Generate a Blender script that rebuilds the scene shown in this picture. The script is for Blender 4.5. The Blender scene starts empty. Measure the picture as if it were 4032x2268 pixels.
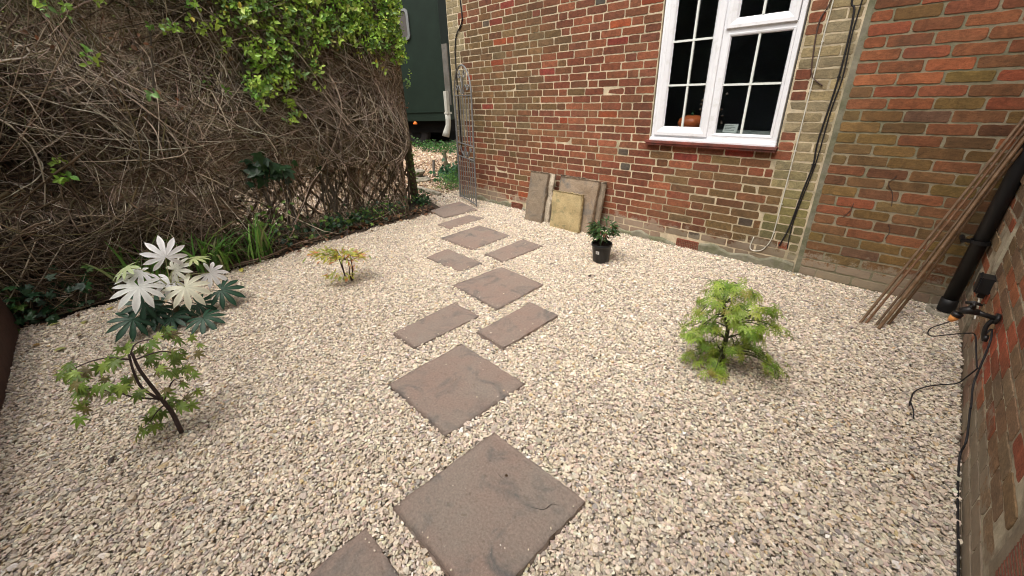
import bpy, math, random
import numpy as np
from mathutils import Vector, Matrix
rng = np.random.default_rng(11); random.seed(11)
COL = bpy.context.scene.collection
A = lambda *v: np.array(v, float)

# ------------------------------------------------------------------ helpers
def origin(o):
    p = A(0, 0, 0)
    while o is not None:
        p = p + A(*o.location); o = o.parent
    return p

def mesh(name, V, F, mat, parent=None, col=None, smooth=False, at=None):
    """V (n,3) world coordinates, F list of (m,k) index arrays."""
    V = np.asarray(V, float)
    if not isinstance(F, (list, tuple)): F = [F]
    F = [np.asarray(f, np.int32) for f in F if len(f)]
    me = bpy.data.meshes.new(name)
    o = bpy.data.objects.new(name, me); COL.objects.link(o)
    if parent is not None:
        o.parent = parent; V = V - origin(parent)
    elif at is not None:
        o.location = at; V = V - A(*at)
    me.vertices.add(len(V)); me.vertices.foreach_set('co', V.astype(np.float32).ravel())
    loops = np.concatenate([f.ravel() for f in F])
    ks = np.concatenate([np.full(len(f), f.shape[1], np.int32) for f in F])
    st = np.concatenate([[0], np.cumsum(ks)[:-1]]).astype(np.int32)
    me.loops.add(len(loops)); me.loops.foreach_set('vertex_index', loops.astype(np.int32))
    me.polygons.add(len(ks)); me.polygons.foreach_set('loop_start', st)
    me.polygons.foreach_set('use_smooth', np.asarray(smooth) if np.ndim(smooth) else np.full(len(ks), bool(smooth)))
    me.update(calc_edges=True)
    if col is not None:
        at_ = me.attributes.new('tint', 'FLOAT_COLOR', 'POINT')
        c = np.ones((len(V), 4), np.float32); c[:, :3] = col
        at_.data.foreach_set('color', c.ravel())
    for m in (mat if isinstance(mat, (list, tuple)) else [mat]): me.materials.append(m)
    return o

def empty(name, loc):
    o = bpy.data.objects.new(name, None); COL.objects.link(o); o.location = loc
    o.empty_display_size = .1
    return o

def tag(o, label=None, cat=None, group=None, kind=None):
    if label: o['label'] = label
    if cat: o['category'] = cat
    if group: o['group'] = group
    if kind: o['kind'] = kind
    return o

def thing(name, loc, label, cat, group=None):
    return tag(empty(name, loc), label, cat, group)

class MB:
    """collects simple shapes into one mesh"""
    def __init__(s): s.V = []; s.F = {}; s.C = []; s.n = 0
    def add(s, V, F, c=(1, 1, 1)):
        V = np.asarray(V, float)
        if not isinstance(F, (list, tuple)) or (len(F) and np.ndim(F[0]) == 1 and not isinstance(F, np.ndarray)): F = [np.asarray(F)]
        for f in F:
            f = np.asarray(f)
            if len(f): s.F.setdefault(f.shape[1], []).append(f + s.n)
        s.V.append(V); cc = np.asarray(c, float)
        s.C.append(np.broadcast_to(cc, (len(V), 3))); s.n += len(V); return s
    def box(s, a, b, c=(1, 1, 1)):
        x0, y0, z0 = a; x1, y1, z1 = b
        V = [(x0, y0, z0), (x1, y0, z0), (x1, y1, z0), (x0, y1, z0), (x0, y0, z1), (x1, y0, z1), (x1, y1, z1), (x0, y1, z1)]
        return s.add(V, np.array([(0, 3, 2, 1), (4, 5, 6, 7), (0, 1, 5, 4), (1, 2, 6, 5), (2, 3, 7, 6), (3, 0, 4, 7)]), c)
    def tube(s, P, r, k=10, c=(1, 1, 1), caps=True):
        V, F = tube(P, r, k); s.add(V, F, c)
        if caps:
            m = len(P); b = s.n - m * k
            s.F.setdefault(k, []).append(np.array([list(range(b + k - 1, b - 1, -1))]))
            s.F.setdefault(k, []).append(np.array([list(range(b + (m - 1) * k, b + m * k))]))
        return s
    def lathe(s, c0, prof, k=28, axis=2, c=(1, 1, 1)):
        a = np.linspace(0, 2 * np.pi, k, endpoint=False); V = []
        for r, h in prof:
            p = np.zeros((k, 3)); i, j = [(1, 2), (2, 0), (0, 1)][axis]
            p[:, i] = r * np.cos(a); p[:, j] = r * np.sin(a); p[:, axis] = h; V.append(p + A(*c0))
        m = len(prof); F = []
        for q in range(m - 1):
            for t in range(k):
                F.append((q * k + t, q * k + (t + 1) % k, (q + 1) * k + (t + 1) % k, (q + 1) * k + t))
        return s.add(np.concatenate(V), np.array(F), c)
    def build(s, name, mat, parent=None, smooth=False, at=None):
        return mesh(name, np.concatenate(s.V), [np.concatenate(f) for f in s.F.values()], mat, parent, np.concatenate(s.C), smooth, at)

def nrm(v): return v / np.maximum(np.linalg.norm(v, axis=-1, keepdims=True), 1e-9)

def tubes(P, r, k=3):
    """P (n,m,3) paths, r (n,) or (n,m)"""
    n, m, _ = P.shape
    T = np.empty_like(P); T[:, 1:-1] = P[:, 2:] - P[:, :-2]; T[:, 0] = P[:, 1] - P[:, 0]; T[:, -1] = P[:, -1] - P[:, -2]
    T = nrm(T); ref = np.where(np.abs(T[..., 2:3]) > .9, A(1, 0, 0), A(0, 0, 1))
    U = nrm(np.cross(T, ref)); W = np.cross(T, U)
    r = np.broadcast_to(r[:, None] if np.ndim(r) == 1 else r, (n, m))
    a = np.arange(k) * 2 * np.pi / k
    V = P[:, :, None] + r[:, :, None, None] * (np.cos(a)[:, None] * U[:, :, None] + np.sin(a)[:, None] * W[:, :, None])
    idx = np.arange(n * m * k).reshape(n, m, k); nx = np.roll(idx, -1, 2)
    F = np.stack([idx[:, :-1], nx[:, :-1], nx[:, 1:], idx[:, 1:]], -1).reshape(-1, 4)
    return V.reshape(-1, 3), F

def tube(P, r, k=10):
    P = np.asarray(P, float); r = np.full(len(P), r, float) if np.ndim(r) == 0 else np.asarray(r, float)
    return tubes(P[None], r[None], k)

def spline(P, n=8):
    """Catmull-Rom through the points"""
    P = np.asarray(P, float); Q = np.vstack([2 * P[0] - P[1], P, 2 * P[-1] - P[-2]]); out = []
    for i in range(1, len(Q) - 2):
        for t in np.linspace(0, 1, n, endpoint=False):
            a, b, c, d = Q[i - 1:i + 3]
            out.append(.5 * (2 * b + (c - a) * t + (2 * a - 5 * b + 4 * c - d) * t * t + (-a + 3 * b - 3 * c + d) * t ** 3))
    out.append(P[-1]); return np.array(out)

def bulk(tv, tf, R, T, col, tc=None):
    n, nv = len(T), len(tv)
    V = np.einsum('nij,vj->nvi', R, tv) + T[:, None]
    F = (tf[None] + (np.arange(n) * nv)[:, None, None]).reshape(-1, tf.shape[1])
    C = np.broadcast_to(col[:, None], (n, nv, 3))
    if tc is not None: C = C * tc[None, :, None]
    return V.reshape(-1, 3), F, C.reshape(-1, 3)

def frames(D, N, s):
    """rotation matrices with x along D, z near N, scaled by s"""
    X = nrm(D); Y = nrm(np.cross(N, X)); Z = np.cross(X, Y)
    return np.stack([X, Y, Z], -1) * np.reshape(s, (-1, 1, 1))

def rrot(n, tilt):
    yaw = rng.uniform(0, 2 * np.pi, n); D = np.stack([np.cos(yaw), np.sin(yaw), rng.normal(0, tilt, n)], -1)
    N = np.stack([rng.normal(0, tilt, n), rng.normal(0, tilt, n), np.ones(n)], -1)
    return frames(D, N, np.ones(n))

def pick(pal, w, n, jit=.08):
    pal = np.array(pal, float); w = np.array(w, float) / np.sum(w)
    c = pal[rng.choice(len(pal), n, p=w)]
    return c * (1 + rng.normal(0, jit, (n, 1))) * (1 + rng.normal(0, jit * .3, (n, 3)))

# ------------------------------------------------------------------ leaf shapes
def blade(rows, wfun, fold=.25, droop=.15, L=1.):
    t = np.linspace(0, 1, rows); V = []
    for q in t:
        w = wfun(q); z = -droop * q * q
        V += [(q * L, -w, z + fold * w), (q * L, 0, z), (q * L, w, z + fold * w)]
    F = []
    for i in range(rows - 1):
        a = 3 * i
        F += [(a, a + 3, a + 4, a + 1), (a + 1, a + 4, a + 5, a + 2)]
    return np.array(V), np.array(F)

def palm(n, span, lens, wfun, rows=5, fold=.3, droop=.25, cup=.0, web=0, lobe_rot=None):
    V = []; F = []; b = 0
    for i in range(n):
        a = (-.5 + i / (n - 1)) * span; L = lens(abs(2 * i / (n - 1) - 1))
        v, f = blade(rows, wfun, fold, droop, 1)
        v = v * L; c, s = math.cos(a), math.sin(a)
        v = np.stack([c * v[:, 0] - s * v[:, 1], s * v[:, 0] + c * v[:, 1], v[:, 2] + .004 * i], -1)
        V.append(v); F.append(f + b); b += len(v)
    return np.concatenate(V), np.concatenate(F)

OVAL = blade(5, lambda q: .3 * math.sin(math.pi * min(1, q * .97 + .015)) ** .8, .35, .2)
NARROW = blade(4, lambda q: .13 * math.sin(math.pi * min(1, q * .97 + .015)), .3, .25)
ACER = palm(7, 4.3, lambda a: 1 - .45 * a, lambda q: .14 * math.sin(math.pi * min(1, q ** .8 * .97 + .02)) + .02 * (1 - q), 5, .2, .3)
FATSIA = palm(9, 4.6, lambda a: 1 - .25 * a, lambda q: float(np.interp(q, [0, .36, .5, .64, .8, .92, 1], [.012, .1, .108, .13, .102, .045, .002])), 12, .2, .32)
def lace():
    V = []; F = []; b = 0
    v0, f0 = blade(4, lambda q: .045 * math.sin(math.pi * min(1, q + .05)), .2, .45)
    t0, g0 = blade(3, lambda q: .22 * math.sin(math.pi * min(1, q * .9 + .08)), .1, .2)
    for i in range(7):
        a = (-.5 + i / 6) * 3.6; L = 1 - .35 * abs(i / 3 - 1)
        parts = [(v0, f0)]
        for q in (.3, .48, .66):
            for sg in (-1, 1):
                w = t0 * (.26 * (1.2 - q)); cc, ss = math.cos(.6), sg * math.sin(.6)
                parts.append((np.stack([cc * w[:, 0] - ss * w[:, 1] + q, ss * w[:, 0] + cc * w[:, 1], w[:, 2] - .45 * q * q], -1), g0))
        for v, f in parts:
            v = v * L; c, s = math.cos(a), math.sin(a)
            V.append(np.stack([c * v[:, 0] - s * v[:, 1], s * v[:, 0] + c * v[:, 1], v[:, 2]], -1)); F.append(f + b); b += len(v)
    return np.concatenate(V), np.concatenate(F)
LACE = lace()

# ------------------------------------------------------------------ materials
def nodes(name):
    m = bpy.data.materials.new(name); m.use_nodes = True
    nt = m.node_tree; nt.nodes.clear(); return m, nt, nt.nodes.new, nt.links.new

def mul(nt, a, b, mode='MULTIPLY', fac=1.):
    n = nt.nodes.new('ShaderNodeMix'); n.data_type = 'RGBA'; n.blend_type = mode
    def put(i, v):
        if isinstance(v, (int, float)): n.inputs[i].default_value = v
        elif isinstance(v, tuple): n.inputs[i].default_value = (*v, 1)
        else: nt.links.new(v, n.inputs[i])
    put(0, fac); put(6, a); put(7, b); return n.outputs[2]

def noise(nt, scale, detail=4, rough=.6, vec=None, dist=0):
    n = nt.nodes.new('ShaderNodeTexNoise'); n.inputs['Scale'].default_value = scale
    n.inputs['Detail'].default_value = detail; n.inputs['Roughness'].default_value = rough; n.inputs['Distortion'].default_value = dist
    if vec is not None: nt.links.new(vec, n.inputs['Vector'])
    return n

def ramp(nt, src, a, b, ca=(0, 0, 0), cb=(1, 1, 1)):
    n = nt.nodes.new('ShaderNodeValToRGB'); e = n.color_ramp.elements
    e[0].position = a; e[1].position = b; e[0].color = (*ca, 1); e[1].color = (*cb, 1)
    nt.links.new(src, n.inputs[0]); return n.outputs[0]

def M(name, col=(1, 1, 1), attr=False, var=.25, vscale=30, rough=.8, bump=.0, bscale=60, metal=0, trans=0, spec=.4, col2=None, c2scale=4, c2=(.45, .6), coat=0):
    m, nt, N, L = nodes(name)
    geo = N('ShaderNodeNewGeometry'); pos = geo.outputs['Position']
    base = tuple(col)
    if attr:
        a = N('ShaderNodeAttribute'); a.attribute_name = 'tint'; base = mul(nt, a.outputs['Color'], tuple(col))
    if col2 is not None:
        f = ramp(nt, noise(nt, c2scale, 5, .65, pos).outputs[0], *c2)
        base = mul(nt, base, tuple(col2), 'MIX', f)
    if var:
        v = ramp(nt, noise(nt, vscale, 5, .7, pos).outputs[0], .25, .75, (1 - var,) * 3, (1 + var,) * 3)
        base = mul(nt, base, v)
    bs = N('ShaderNodeBsdfPrincipled'); out = N('ShaderNodeOutputMaterial')
    if isinstance(base, tuple): bs.inputs['Base Color'].default_value = (*base, 1)
    else: L(base, bs.inputs['Base Color'])
    bs.inputs['Roughness'].default_value = rough; bs.inputs['Metallic'].default_value = metal
    bs.inputs['Specular IOR Level'].default_value = spec; bs.inputs['Coat Weight'].default_value = coat
    if bump:
        b = N('ShaderNodeBump'); b.inputs['Strength'].default_value = 1; b.inputs['Distance'].default_value = bump
        L(noise(nt, bscale, 6, .65, pos).outputs[0], b.inputs['Height']); L(b.outputs[0], bs.inputs['Normal'])
    sh = bs.outputs[0]
    if trans:
        t = N('ShaderNodeBsdfTranslucent'); mx = N('ShaderNodeMixShader'); mx.inputs[0].default_value = trans
        if isinstance(base, tuple): t.inputs[0].default_value = (*base, 1)
        else: L(base, t.inputs[0])
        L(sh, mx.inputs[1]); L(t.outputs[0], mx.inputs[2]); sh = mx.outputs[0]
    L(sh, out.inputs[0]); return m

def brick_mat(name, streak=(.55, .5, .42)):
    m, nt, N, L = nodes(name)
    pos = N('ShaderNodeNewGeometry').outputs['Position']
    a = N('ShaderNodeAttribute'); a.attribute_name = 'tint'; base = a.outputs['Color']
    v1 = ramp(nt, noise(nt, 16, 6, .75, pos, .9).outputs[0], .32, .68, (.66, .66, .66), (1.34, 1.28, 1.22)); base = mul(nt, base, v1)
    mp = N('ShaderNodeMapping'); mp.inputs['Scale'].default_value = (1, 1, 3.5); L(pos, mp.inputs['Vector'])
    v2 = ramp(nt, noise(nt, 42, 5, .8, mp.outputs[0]).outputs[0], .34, .66, (.74, .73, .72), (1.22, 1.22, 1.22)); base = mul(nt, base, v2)
    pit = ramp(nt, noise(nt, 130, 3, .6, pos).outputs[0], .3, .4, (.45, .42, .4), (1, 1, 1)); base = mul(nt, base, pit, 'MULTIPLY', .7)
    # dark sooty patches and a few white salt stains
    soot = ramp(nt, noise(nt, 3.1, 7, .72, pos).outputs[0], .56, .7); base = mul(nt, base, (.075, .062, .05), 'MIX', mul(nt, soot, (.3, .3, .3)))
    salt = ramp(nt, noise(nt, 9, 8, .8, pos).outputs[0], .66, .72); base = mul(nt, base, streak, 'MIX', mul(nt, salt, (.55, .55, .55)))
    # salts and old render stains low on the wall
    sep = N('ShaderNodeSeparateXYZ'); L(pos, sep.inputs[0])
    ad = N('ShaderNodeMath'); ad.operation = 'MULTIPLY_ADD'; L(noise(nt, 6, 8, .75, pos).outputs[0], ad.inputs[0]); ad.inputs[1].default_value = .75; ad.inputs[2].default_value = 0
    sb = N('ShaderNodeMath'); sb.operation = 'SUBTRACT'; L(ad.outputs[0], sb.inputs[0]); L(sep.outputs[2], sb.inputs[1])
    low = ramp(nt, sb.outputs[0], .15, .2); base = mul(nt, base, (.36, .315, .245), 'MIX', mul(nt, low, (.62, .62, .62)))
    bs = N('ShaderNodeBsdfPrincipled'); L(base, bs.inputs['Base Color']); st = ramp(nt, noise(nt, 1.7, 6, .7, mp.outputs[0]).outputs[0], .45, .68); base = mul(nt, base, (.15, .095, .05), 'MIX', mul(nt, st, (.3, .3, .3)))
    big = ramp(nt, noise(nt, 1.1, 5, .65, pos).outputs[0], .35, .62, (.74, .73, .7), (1.1, 1.1, 1.08)); base = mul(nt, base, big); L(base, bs.inputs['Base Color']); bs.inputs['Roughness'].default_value = .88; bs.inputs['Specular IOR Level'].default_value = .25
    b = N('ShaderNodeBump'); b.inputs['Strength'].default_value = .9; b.inputs['Distance'].default_value = .0022
    L(noise(nt, 38, 7, .8, mp.outputs[0]).outputs[0], b.inputs['Height'])
    b2 = N('ShaderNodeBump'); b2.inputs['Strength'].default_value = .6; b2.inputs['Distance'].default_value = .0015
    L(noise(nt, 300, 3, .7, pos).outputs[0], b2.inputs['Height']); L(b.outputs[0], b2.inputs['Normal']); L(b2.outputs[0], bs.inputs['Normal'])
    out = N('ShaderNodeOutputMaterial'); L(bs.outputs[0], out.inputs[0]); return m

def stone_mat(name, c1, c2, c3, s=3., bump=.004):
    m, nt, N, L = nodes(name)
    pos = N('ShaderNodeNewGeometry').outputs['Position']
    oi = N('ShaderNodeObjectInfo'); add = N('ShaderNodeVectorMath'); add.operation = 'MULTIPLY_ADD'
    L(oi.outputs['Random'], add.inputs[0]); add.inputs[1].default_value = (17, 9, 23); L(pos, add.inputs[2]); p = add.outputs[0]
    base = mul(nt, tuple(c1), tuple(c2), 'MIX', ramp(nt, noise(nt, s, 6, .62, p, .4).outputs[0], .36, .66))
    base = mul(nt, base, tuple(c3), 'MIX', ramp(nt, noise(nt, s * 1.7, 5, .6, p, .8).outputs[0], .52, .72))
    base = mul(nt, base, ramp(nt, noise(nt, 95, 5, .85, p).outputs[0], .3, .7, (.68, .68, .68), (1.34, 1.32, 1.3)))
    base = mul(nt, base, ramp(nt, noise(nt, 34, 4, .7, p).outputs[0], .28, .4, (.72, .7, .68), (1, 1, 1)))
    base = mul(nt, base, (.6, .56, .5), 'MIX', ramp(nt, noise(nt, 260, 2, .5, p).outputs[0], .735, .76))
    bs = N('ShaderNodeBsdfPrincipled'); L(base, bs.inputs['Base Color']); bs.inputs['Roughness'].default_value = .8; bs.inputs['Specular IOR Level'].default_value = .3
    b = N('ShaderNodeBump'); b.inputs['Strength'].default_value = 1; b.inputs['Distance'].default_value = bump * 2.2
    L(noise(nt, 7, 8, .62, p, .9).outputs[0], b.inputs['Height'])
    b2 = N('ShaderNodeBump'); b2.inputs['Strength'].default_value = .7; b2.inputs['Distance'].default_value = .0016
    L(noise(nt, 190, 4, .75, p).outputs[0], b2.inputs['Height']); L(b.outputs[0], b2.inputs['Normal']); L(b2.outputs[0], bs.inputs['Normal'])
    out = N('ShaderNodeOutputMaterial'); L(bs.outputs[0], out.inputs[0]); return m

m_brick = brick_mat('old_brick')
m_mortar = M('cream_mortar', (.57, .475, .33), var=.4, vscale=9, rough=.95, bump=.003, bscale=120, col2=(.27, .24, .15), c2scale=2.2, c2=(.45, .7))
m_mortar2 = M('buff_mortar', (.31, .265, .18), var=.22, vscale=50, rough=.95, bump=.003, bscale=110, col2=(.2, .19, .12), c2scale=2.5)
m_mortar3 = M('grey_mortar', (.46, .4, .29), var=.3, vscale=25, rough=.95, bump=.004, bscale=60, col2=(.2, .16, .11), c2scale=4)
m_cement = M('cement', (.22, .205, .15), var=.3, vscale=14, rough=.95, bump=.005, bscale=40, col2=(.15, .15, .09), c2scale=5)
m_skim = M('skim_cement', (.25, .205, .15), var=.3, vscale=20, rough=.95, bump=.004, bscale=60, col2=(.22, .17, .11), c2scale=6)
m_gravel = M('limestone_chips', attr=True, var=.16, vscale=140, rough=.85, bump=.001, bscale=400, spec=.3)
m_bed = M('gravel_bed', (.3, .25, .19), var=.5, vscale=60, rough=1, bump=.008, bscale=90)
m_yard = M('yard_gravel', (.42, .34, .23), var=.6, vscale=42, rough=1, bump=.02, bscale=45, col2=(.2, .12, .07), c2scale=12, c2=(.5, .6))
m_soil = M('dark_soil', (.05, .036, .024), var=.5, vscale=30, rough=1, bump=.02, bscale=40)
m_earth = M('rough_ground', (.11, .1, .055), var=.4, vscale=5, rough=1, bump=.03, bscale=8)
m_slab = stone_mat('riven_slab', (.25, .183, .15), (.24, .2, .168), (.118, .115, .11), 3.2)
m_slabg = stone_mat('weathered_slab', (.18, .14, .1), (.24, .19, .135), (.13, .12, .105), 4, .009)
m_slabp = stone_mat('patchy_slab', (.25, .185, .125), (.27, .21, .15), (.11, .11, .105), 2.6, .008)
m_slaby = stone_mat('yellow_slab', (.4, .31, .16), (.32, .25, .13), (.19, .18, .1), 7, .004)
m_slabw = stone_mat('pale_slab', (.44, .37, .28), (.33, .28, .21), (.2, .17, .13), 10, .008)
m_pvc = M('white_upvc', (.82, .83, .86), var=.06, vscale=3, rough=.35, spec=.5, col2=(.66, .66, .64), c2scale=11, c2=(.56, .78))
m_bar = M('glazing_bar_white', (.72, .76, .72), var=.02, rough=.4)
m_tile = M('red_tile', (.2, .055, .04), var=.45, vscale=9, rough=.75, bump=.002, bscale=90, col2=(.12, .05, .04), c2scale=6)
m_terra = M('terracotta', (.22, .075, .045), var=.4, vscale=25, rough=.9, bump=.003, bscale=60)
m_room = M('room_paint', (.5, .5, .54), var=.1, rough=.95)
m_board = M('window_board', (.3, .3, .28), var=.1, rough=.6)
m_black = M('black_plastic', (.007, .007, .008), var=.2, vscale=12, rough=.5, spec=.5)
m_rubber = M('black_rubber', (.015, .014, .016), var=.1, rough=.6)
m_pot = M('pot_plastic', (.014, .016, .018), var=.15, vscale=20, rough=.4, spec=.5)
m_white = M('white_cable_sheath', (.62, .6, .52), var=.12, rough=.5)
m_wpipe = M('white_pipe', (.62, .62, .55), var=.2, vscale=10, rough=.5)
m_brown = M('brown_cable_sheath', (.08, .05, .04), var=.2, rough=.6)
m_iron = M('galvanised_iron', (.2, .2, .195), var=.35, vscale=30, rough=.6, metal=.35, bump=.001, bscale=120)
m_wood = M('grey_timber', (.15, .14, .125), var=.4, vscale=18, rough=.9, bump=.004, bscale=40, col2=(.12, .11, .09), c2scale=9)
m_post = M('old_post', (.1, .078, .052), var=.45, vscale=16, rough=.95, bump=.006, bscale=40, col2=(.07, .085, .04), c2scale=4)
m_lath = M('trellis_lath', (.085, .065, .042), var=.4, vscale=30, rough=.95, bump=.003, bscale=80)
m_rust = M('brown_timber', (.06, .028, .02), var=.35, vscale=9, rough=.85, bump=.006, bscale=25)
m_cane = M('bamboo_brown', (.15, .09, .048), attr=True, var=.4, vscale=22, rough=.55, bump=.001, bscale=80)
m_vine = M('dead_vine', (1, 1, 1), attr=True, var=.3, vscale=25, rough=.9, spec=.25)
m_leaf = M('leaf', (1, 1, 1), attr=True, var=.18, vscale=25, rough=.45, spec=.45, trans=.28)
m_wleaf = M('white_leaf', (1, 1, 1), attr=True, var=.1, vscale=35, rough=.45, spec=.4, trans=.2, bump=.0015, bscale=60)
m_stem = M('plant_stem', (1, 1, 1), attr=True, var=.25, vscale=60, rough=.75)
m_lorry = M('dark_green_paint', (.011, .021, .0145), var=.2, vscale=3, rough=.6, spec=.2)
m_under = M('chassis_black', (.008, .008, .008), var=.2, rough=.9, spec=.1)
m_chrome = M('window_trim', (.3, .31, .31), var=.1, rough=.35, metal=.6)
m_orange = M('orange_lens', (.8, .2, .03), var=.1, rough=.4)
m_orangeh = M('orange_plastic', (.85, .36, .1), var=.1, rough=.45)
m_pumpkin = M('orange_glaze', (.62, .14, .045), var=.2, vscale=9, rough=.4)
m_tap = M('dull_brass', (.035, .033, .032), var=.4, vscale=50, rough=.45, metal=.6)
m_paper = M('white_card', (.7, .68, .64), var=.05, rough=.8)
m_dark = M('dark_print', (.1, .1, .11), var=0, rough=.8)
m_bark = M('tree_bark', (.09, .075, .055), var=.4, vscale=12, rough=.95, bump=.02, bscale=14)
m_potsoil = M('compost', (.02, .014, .01), var=.5, vscale=90, rough=1, bump=.006, bscale=150)
m_conc = M('cast_stone', (.33, .29, .23), var=.3, vscale=20, rough=.9, bump=.004, bscale=60, col2=(.18, .17, .12), c2scale=12)
def glass_mat(name='window_glass', tint=(.8, .84, .84)):
    m, nt, N, L = nodes(name)
    fr = N('ShaderNodeFresnel'); fr.inputs[0].default_value = 1.5
    gl = N('ShaderNodeBsdfGlossy'); gl.inputs['Roughness'].default_value = .015; tr = N('ShaderNodeBsdfTransparent'); tr.inputs[0].default_value = (*tint, 1)
    mx = N('ShaderNodeMixShader'); out = N('ShaderNodeOutputMaterial'); fr.inputs[0].default_value = 1.65
    gb = N('ShaderNodeNewGeometry'); iv = N('ShaderNodeMath'); iv.operation = 'SUBTRACT'; iv.inputs[0].default_value = 1; L(gb.outputs['Backfacing'], iv.inputs[1]); ml = N('ShaderNodeMath'); ml.operation = 'MULTIPLY'; L(fr.outputs[0], ml.inputs[0]); L(iv.outputs[0], ml.inputs[1])
    L(ml.outputs[0], mx.inputs[0]); L(tr.outputs[0], mx.inputs[1]); L(gl.outputs[0], mx.inputs[2]); L(mx.outputs[0], out.inputs[0]); return m
m_glass = glass_mat()
m_smoke = M('smoked_acrylic', (.1, .09, .085), var=.1, vscale=4, rough=.3)
SLABS=[[[-1.182, 0.447], [-1.147, 1.035], [-0.592, 1.045], [-0.627, 0.456]], [[-1.891, 0.844], [-1.872, 1.426], [-1.268, 1.421], [-1.314, 0.844]], [[-2.634, 1.955], [-2.567, 2.551], [-2.005, 2.523], [-2.014, 1.927]], [[-2.365, 1.17], [-2.368, 1.769], [-2.054, 1.769], [-2.087, 1.169]], [[-1.901, 1.594], [-1.882, 2.2], [-1.59, 2.189], [-1.615, 1.587]], [[-3.379, 2.209], [-3.385, 2.504], [-2.784, 2.489], [-2.806, 2.205]], [[-2.939, 2.67], [-2.922, 3.278], [-2.613, 3.27], [-2.645, 2.651]], [[-3.742, 2.674], [-3.717, 3.31], [-3.127, 3.277], [-3.152, 2.669]], [[-4.198, 2.979], [-4.197, 3.543], [-3.901, 3.582], [-3.921, 2.964]], [[-4.929, 3.328], [-4.859, 3.938], [-4.289, 3.797], [-4.381, 3.224]], [[-1.195, -0.274], [-1.19, 0.326], [-0.89, 0.324], [-0.895, -0.276]]]
AC_T=[[-2.398,-0.129,-0.001],[-2.398,-0.131,0.136],[-2.397,-0.143,0.232],[-2.396,-0.158,0.335],[-2.396,-0.172,0.453],[-2.396,-0.17,0.547]]
AC_T2=[[-2.397,-0.153,0.244],[-2.395,-0.191,0.348],[-2.394,-0.194,0.439],[-2.395,-0.182,0.545]]
AC_R=[[-2.397,-0.137,0.232],[-2.399,-0.101,0.286],[-2.401,-0.071,0.318],[-2.403,-0.032,0.313]]
AC_L=[[-2.396,-0.16,0.254],[-2.393,-0.227,0.313],[-2.391,-0.263,0.369],[-2.389,-0.301,0.414],[-2.387,-0.343,0.453],[-2.385,-0.374,0.488]]
AC_L2=[[-2.395,-0.185,0.518],[-2.391,-0.252,0.568],[-2.388,-0.313,0.579],[-2.386,-0.366,0.576],[-2.384,-0.398,0.57]]
AC_U=[[-2.395,-0.177,0.542],[-2.397,-0.143,0.587],[-2.4,-0.084,0.582],[-2.403,-0.024,0.569],[-2.405,0.019,0.56]]
AC_D=[[-2.397,-0.146,0.202],[-2.395,-0.185,0.178],[-2.393,-0.222,0.142],[-2.391,-0.258,0.128]]
AC_R2=[[-2.398,-0.132,0.202],[-2.4,-0.093,0.195],[-2.402,-0.047,0.162]]
AC_R3=[[-2.396,-0.167,0.508],[-2.4,-0.076,0.502],[-2.403,-0.023,0.461],[-2.407,0.048,0.419]]
ACL=[[-2.308,-0.398,0.429],[-2.399,-0.366,0.414],[-2.35,-0.342,0.41],[-2.419,-0.311,0.413],[-2.425,-0.296,0.35],[-2.265,-0.263,0.482],[-2.252,-0.236,0.463],[-2.49,-0.235,0.361],[-2.316,-0.36,0.515],[-2.311,-0.325,0.495],[-2.531,-0.322,0.402],[-2.375,-0.394,0.581],[-2.481,-0.387,0.527],[-2.38,-0.348,0.568],[-2.429,-0.314,0.54],[-2.29,-0.263,0.593],[-2.431,-0.251,0.529],[-2.499,-0.231,0.472],[-2.4,-0.222,0.574],[-2.464,-0.187,0.542],[-2.434,-0.378,0.493],[-2.261,-0.341,0.545],[-2.471,-0.144,0.562],[-2.424,-0.131,0.54],[-2.343,-0.082,0.608],[-2.268,-0.035,0.672],[-2.508,-0.025,0.521],[-2.397,0.012,0.562],[-2.462,-0.114,0.482],[-2.508,-0.101,0.421],[-2.461,-0.115,0.414],[-2.518,-0.143,0.43],[-2.372,-0.045,0.575],[-2.489,-0.053,0.434],[-2.387,-0.028,0.452],[-2.531,0.006,0.38],[-2.516,0.044,0.367],[-2.283,-0.103,0.454],[-2.295,-0.075,0.44],[-2.319,-0.056,0.385],[-2.537,-0.039,0.219],[-2.386,-0.002,0.303],[-2.44,-0.021,0.328],[-2.341,-0.125,0.296],[-2.401,-0.096,0.207],[-2.368,-0.061,0.203],[-2.359,-0.04,0.184],[-2.425,-0.091,0.145],[-2.422,-0.125,0.17],[-2.51,-0.211,0.119],[-2.447,-0.195,0.106],[-2.493,-0.245,0.1],[-2.456,-0.268,0.1],[-2.412,-0.227,0.1],[-2.445,-0.176,0.149],[-2.297,-0.193,0.369],[-2.497,-0.232,0.271],[-2.52,-0.362,0.453],[-2.509,-0.224,0.372]]
LT=[[-0.457,2.351,0.0],[-0.463,2.35,0.111],[-0.464,2.35,0.214],[-0.467,2.349,0.294],[-0.492,2.344,0.365],[-0.514,2.34,0.442],[-0.521,2.339,0.516]]
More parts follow.
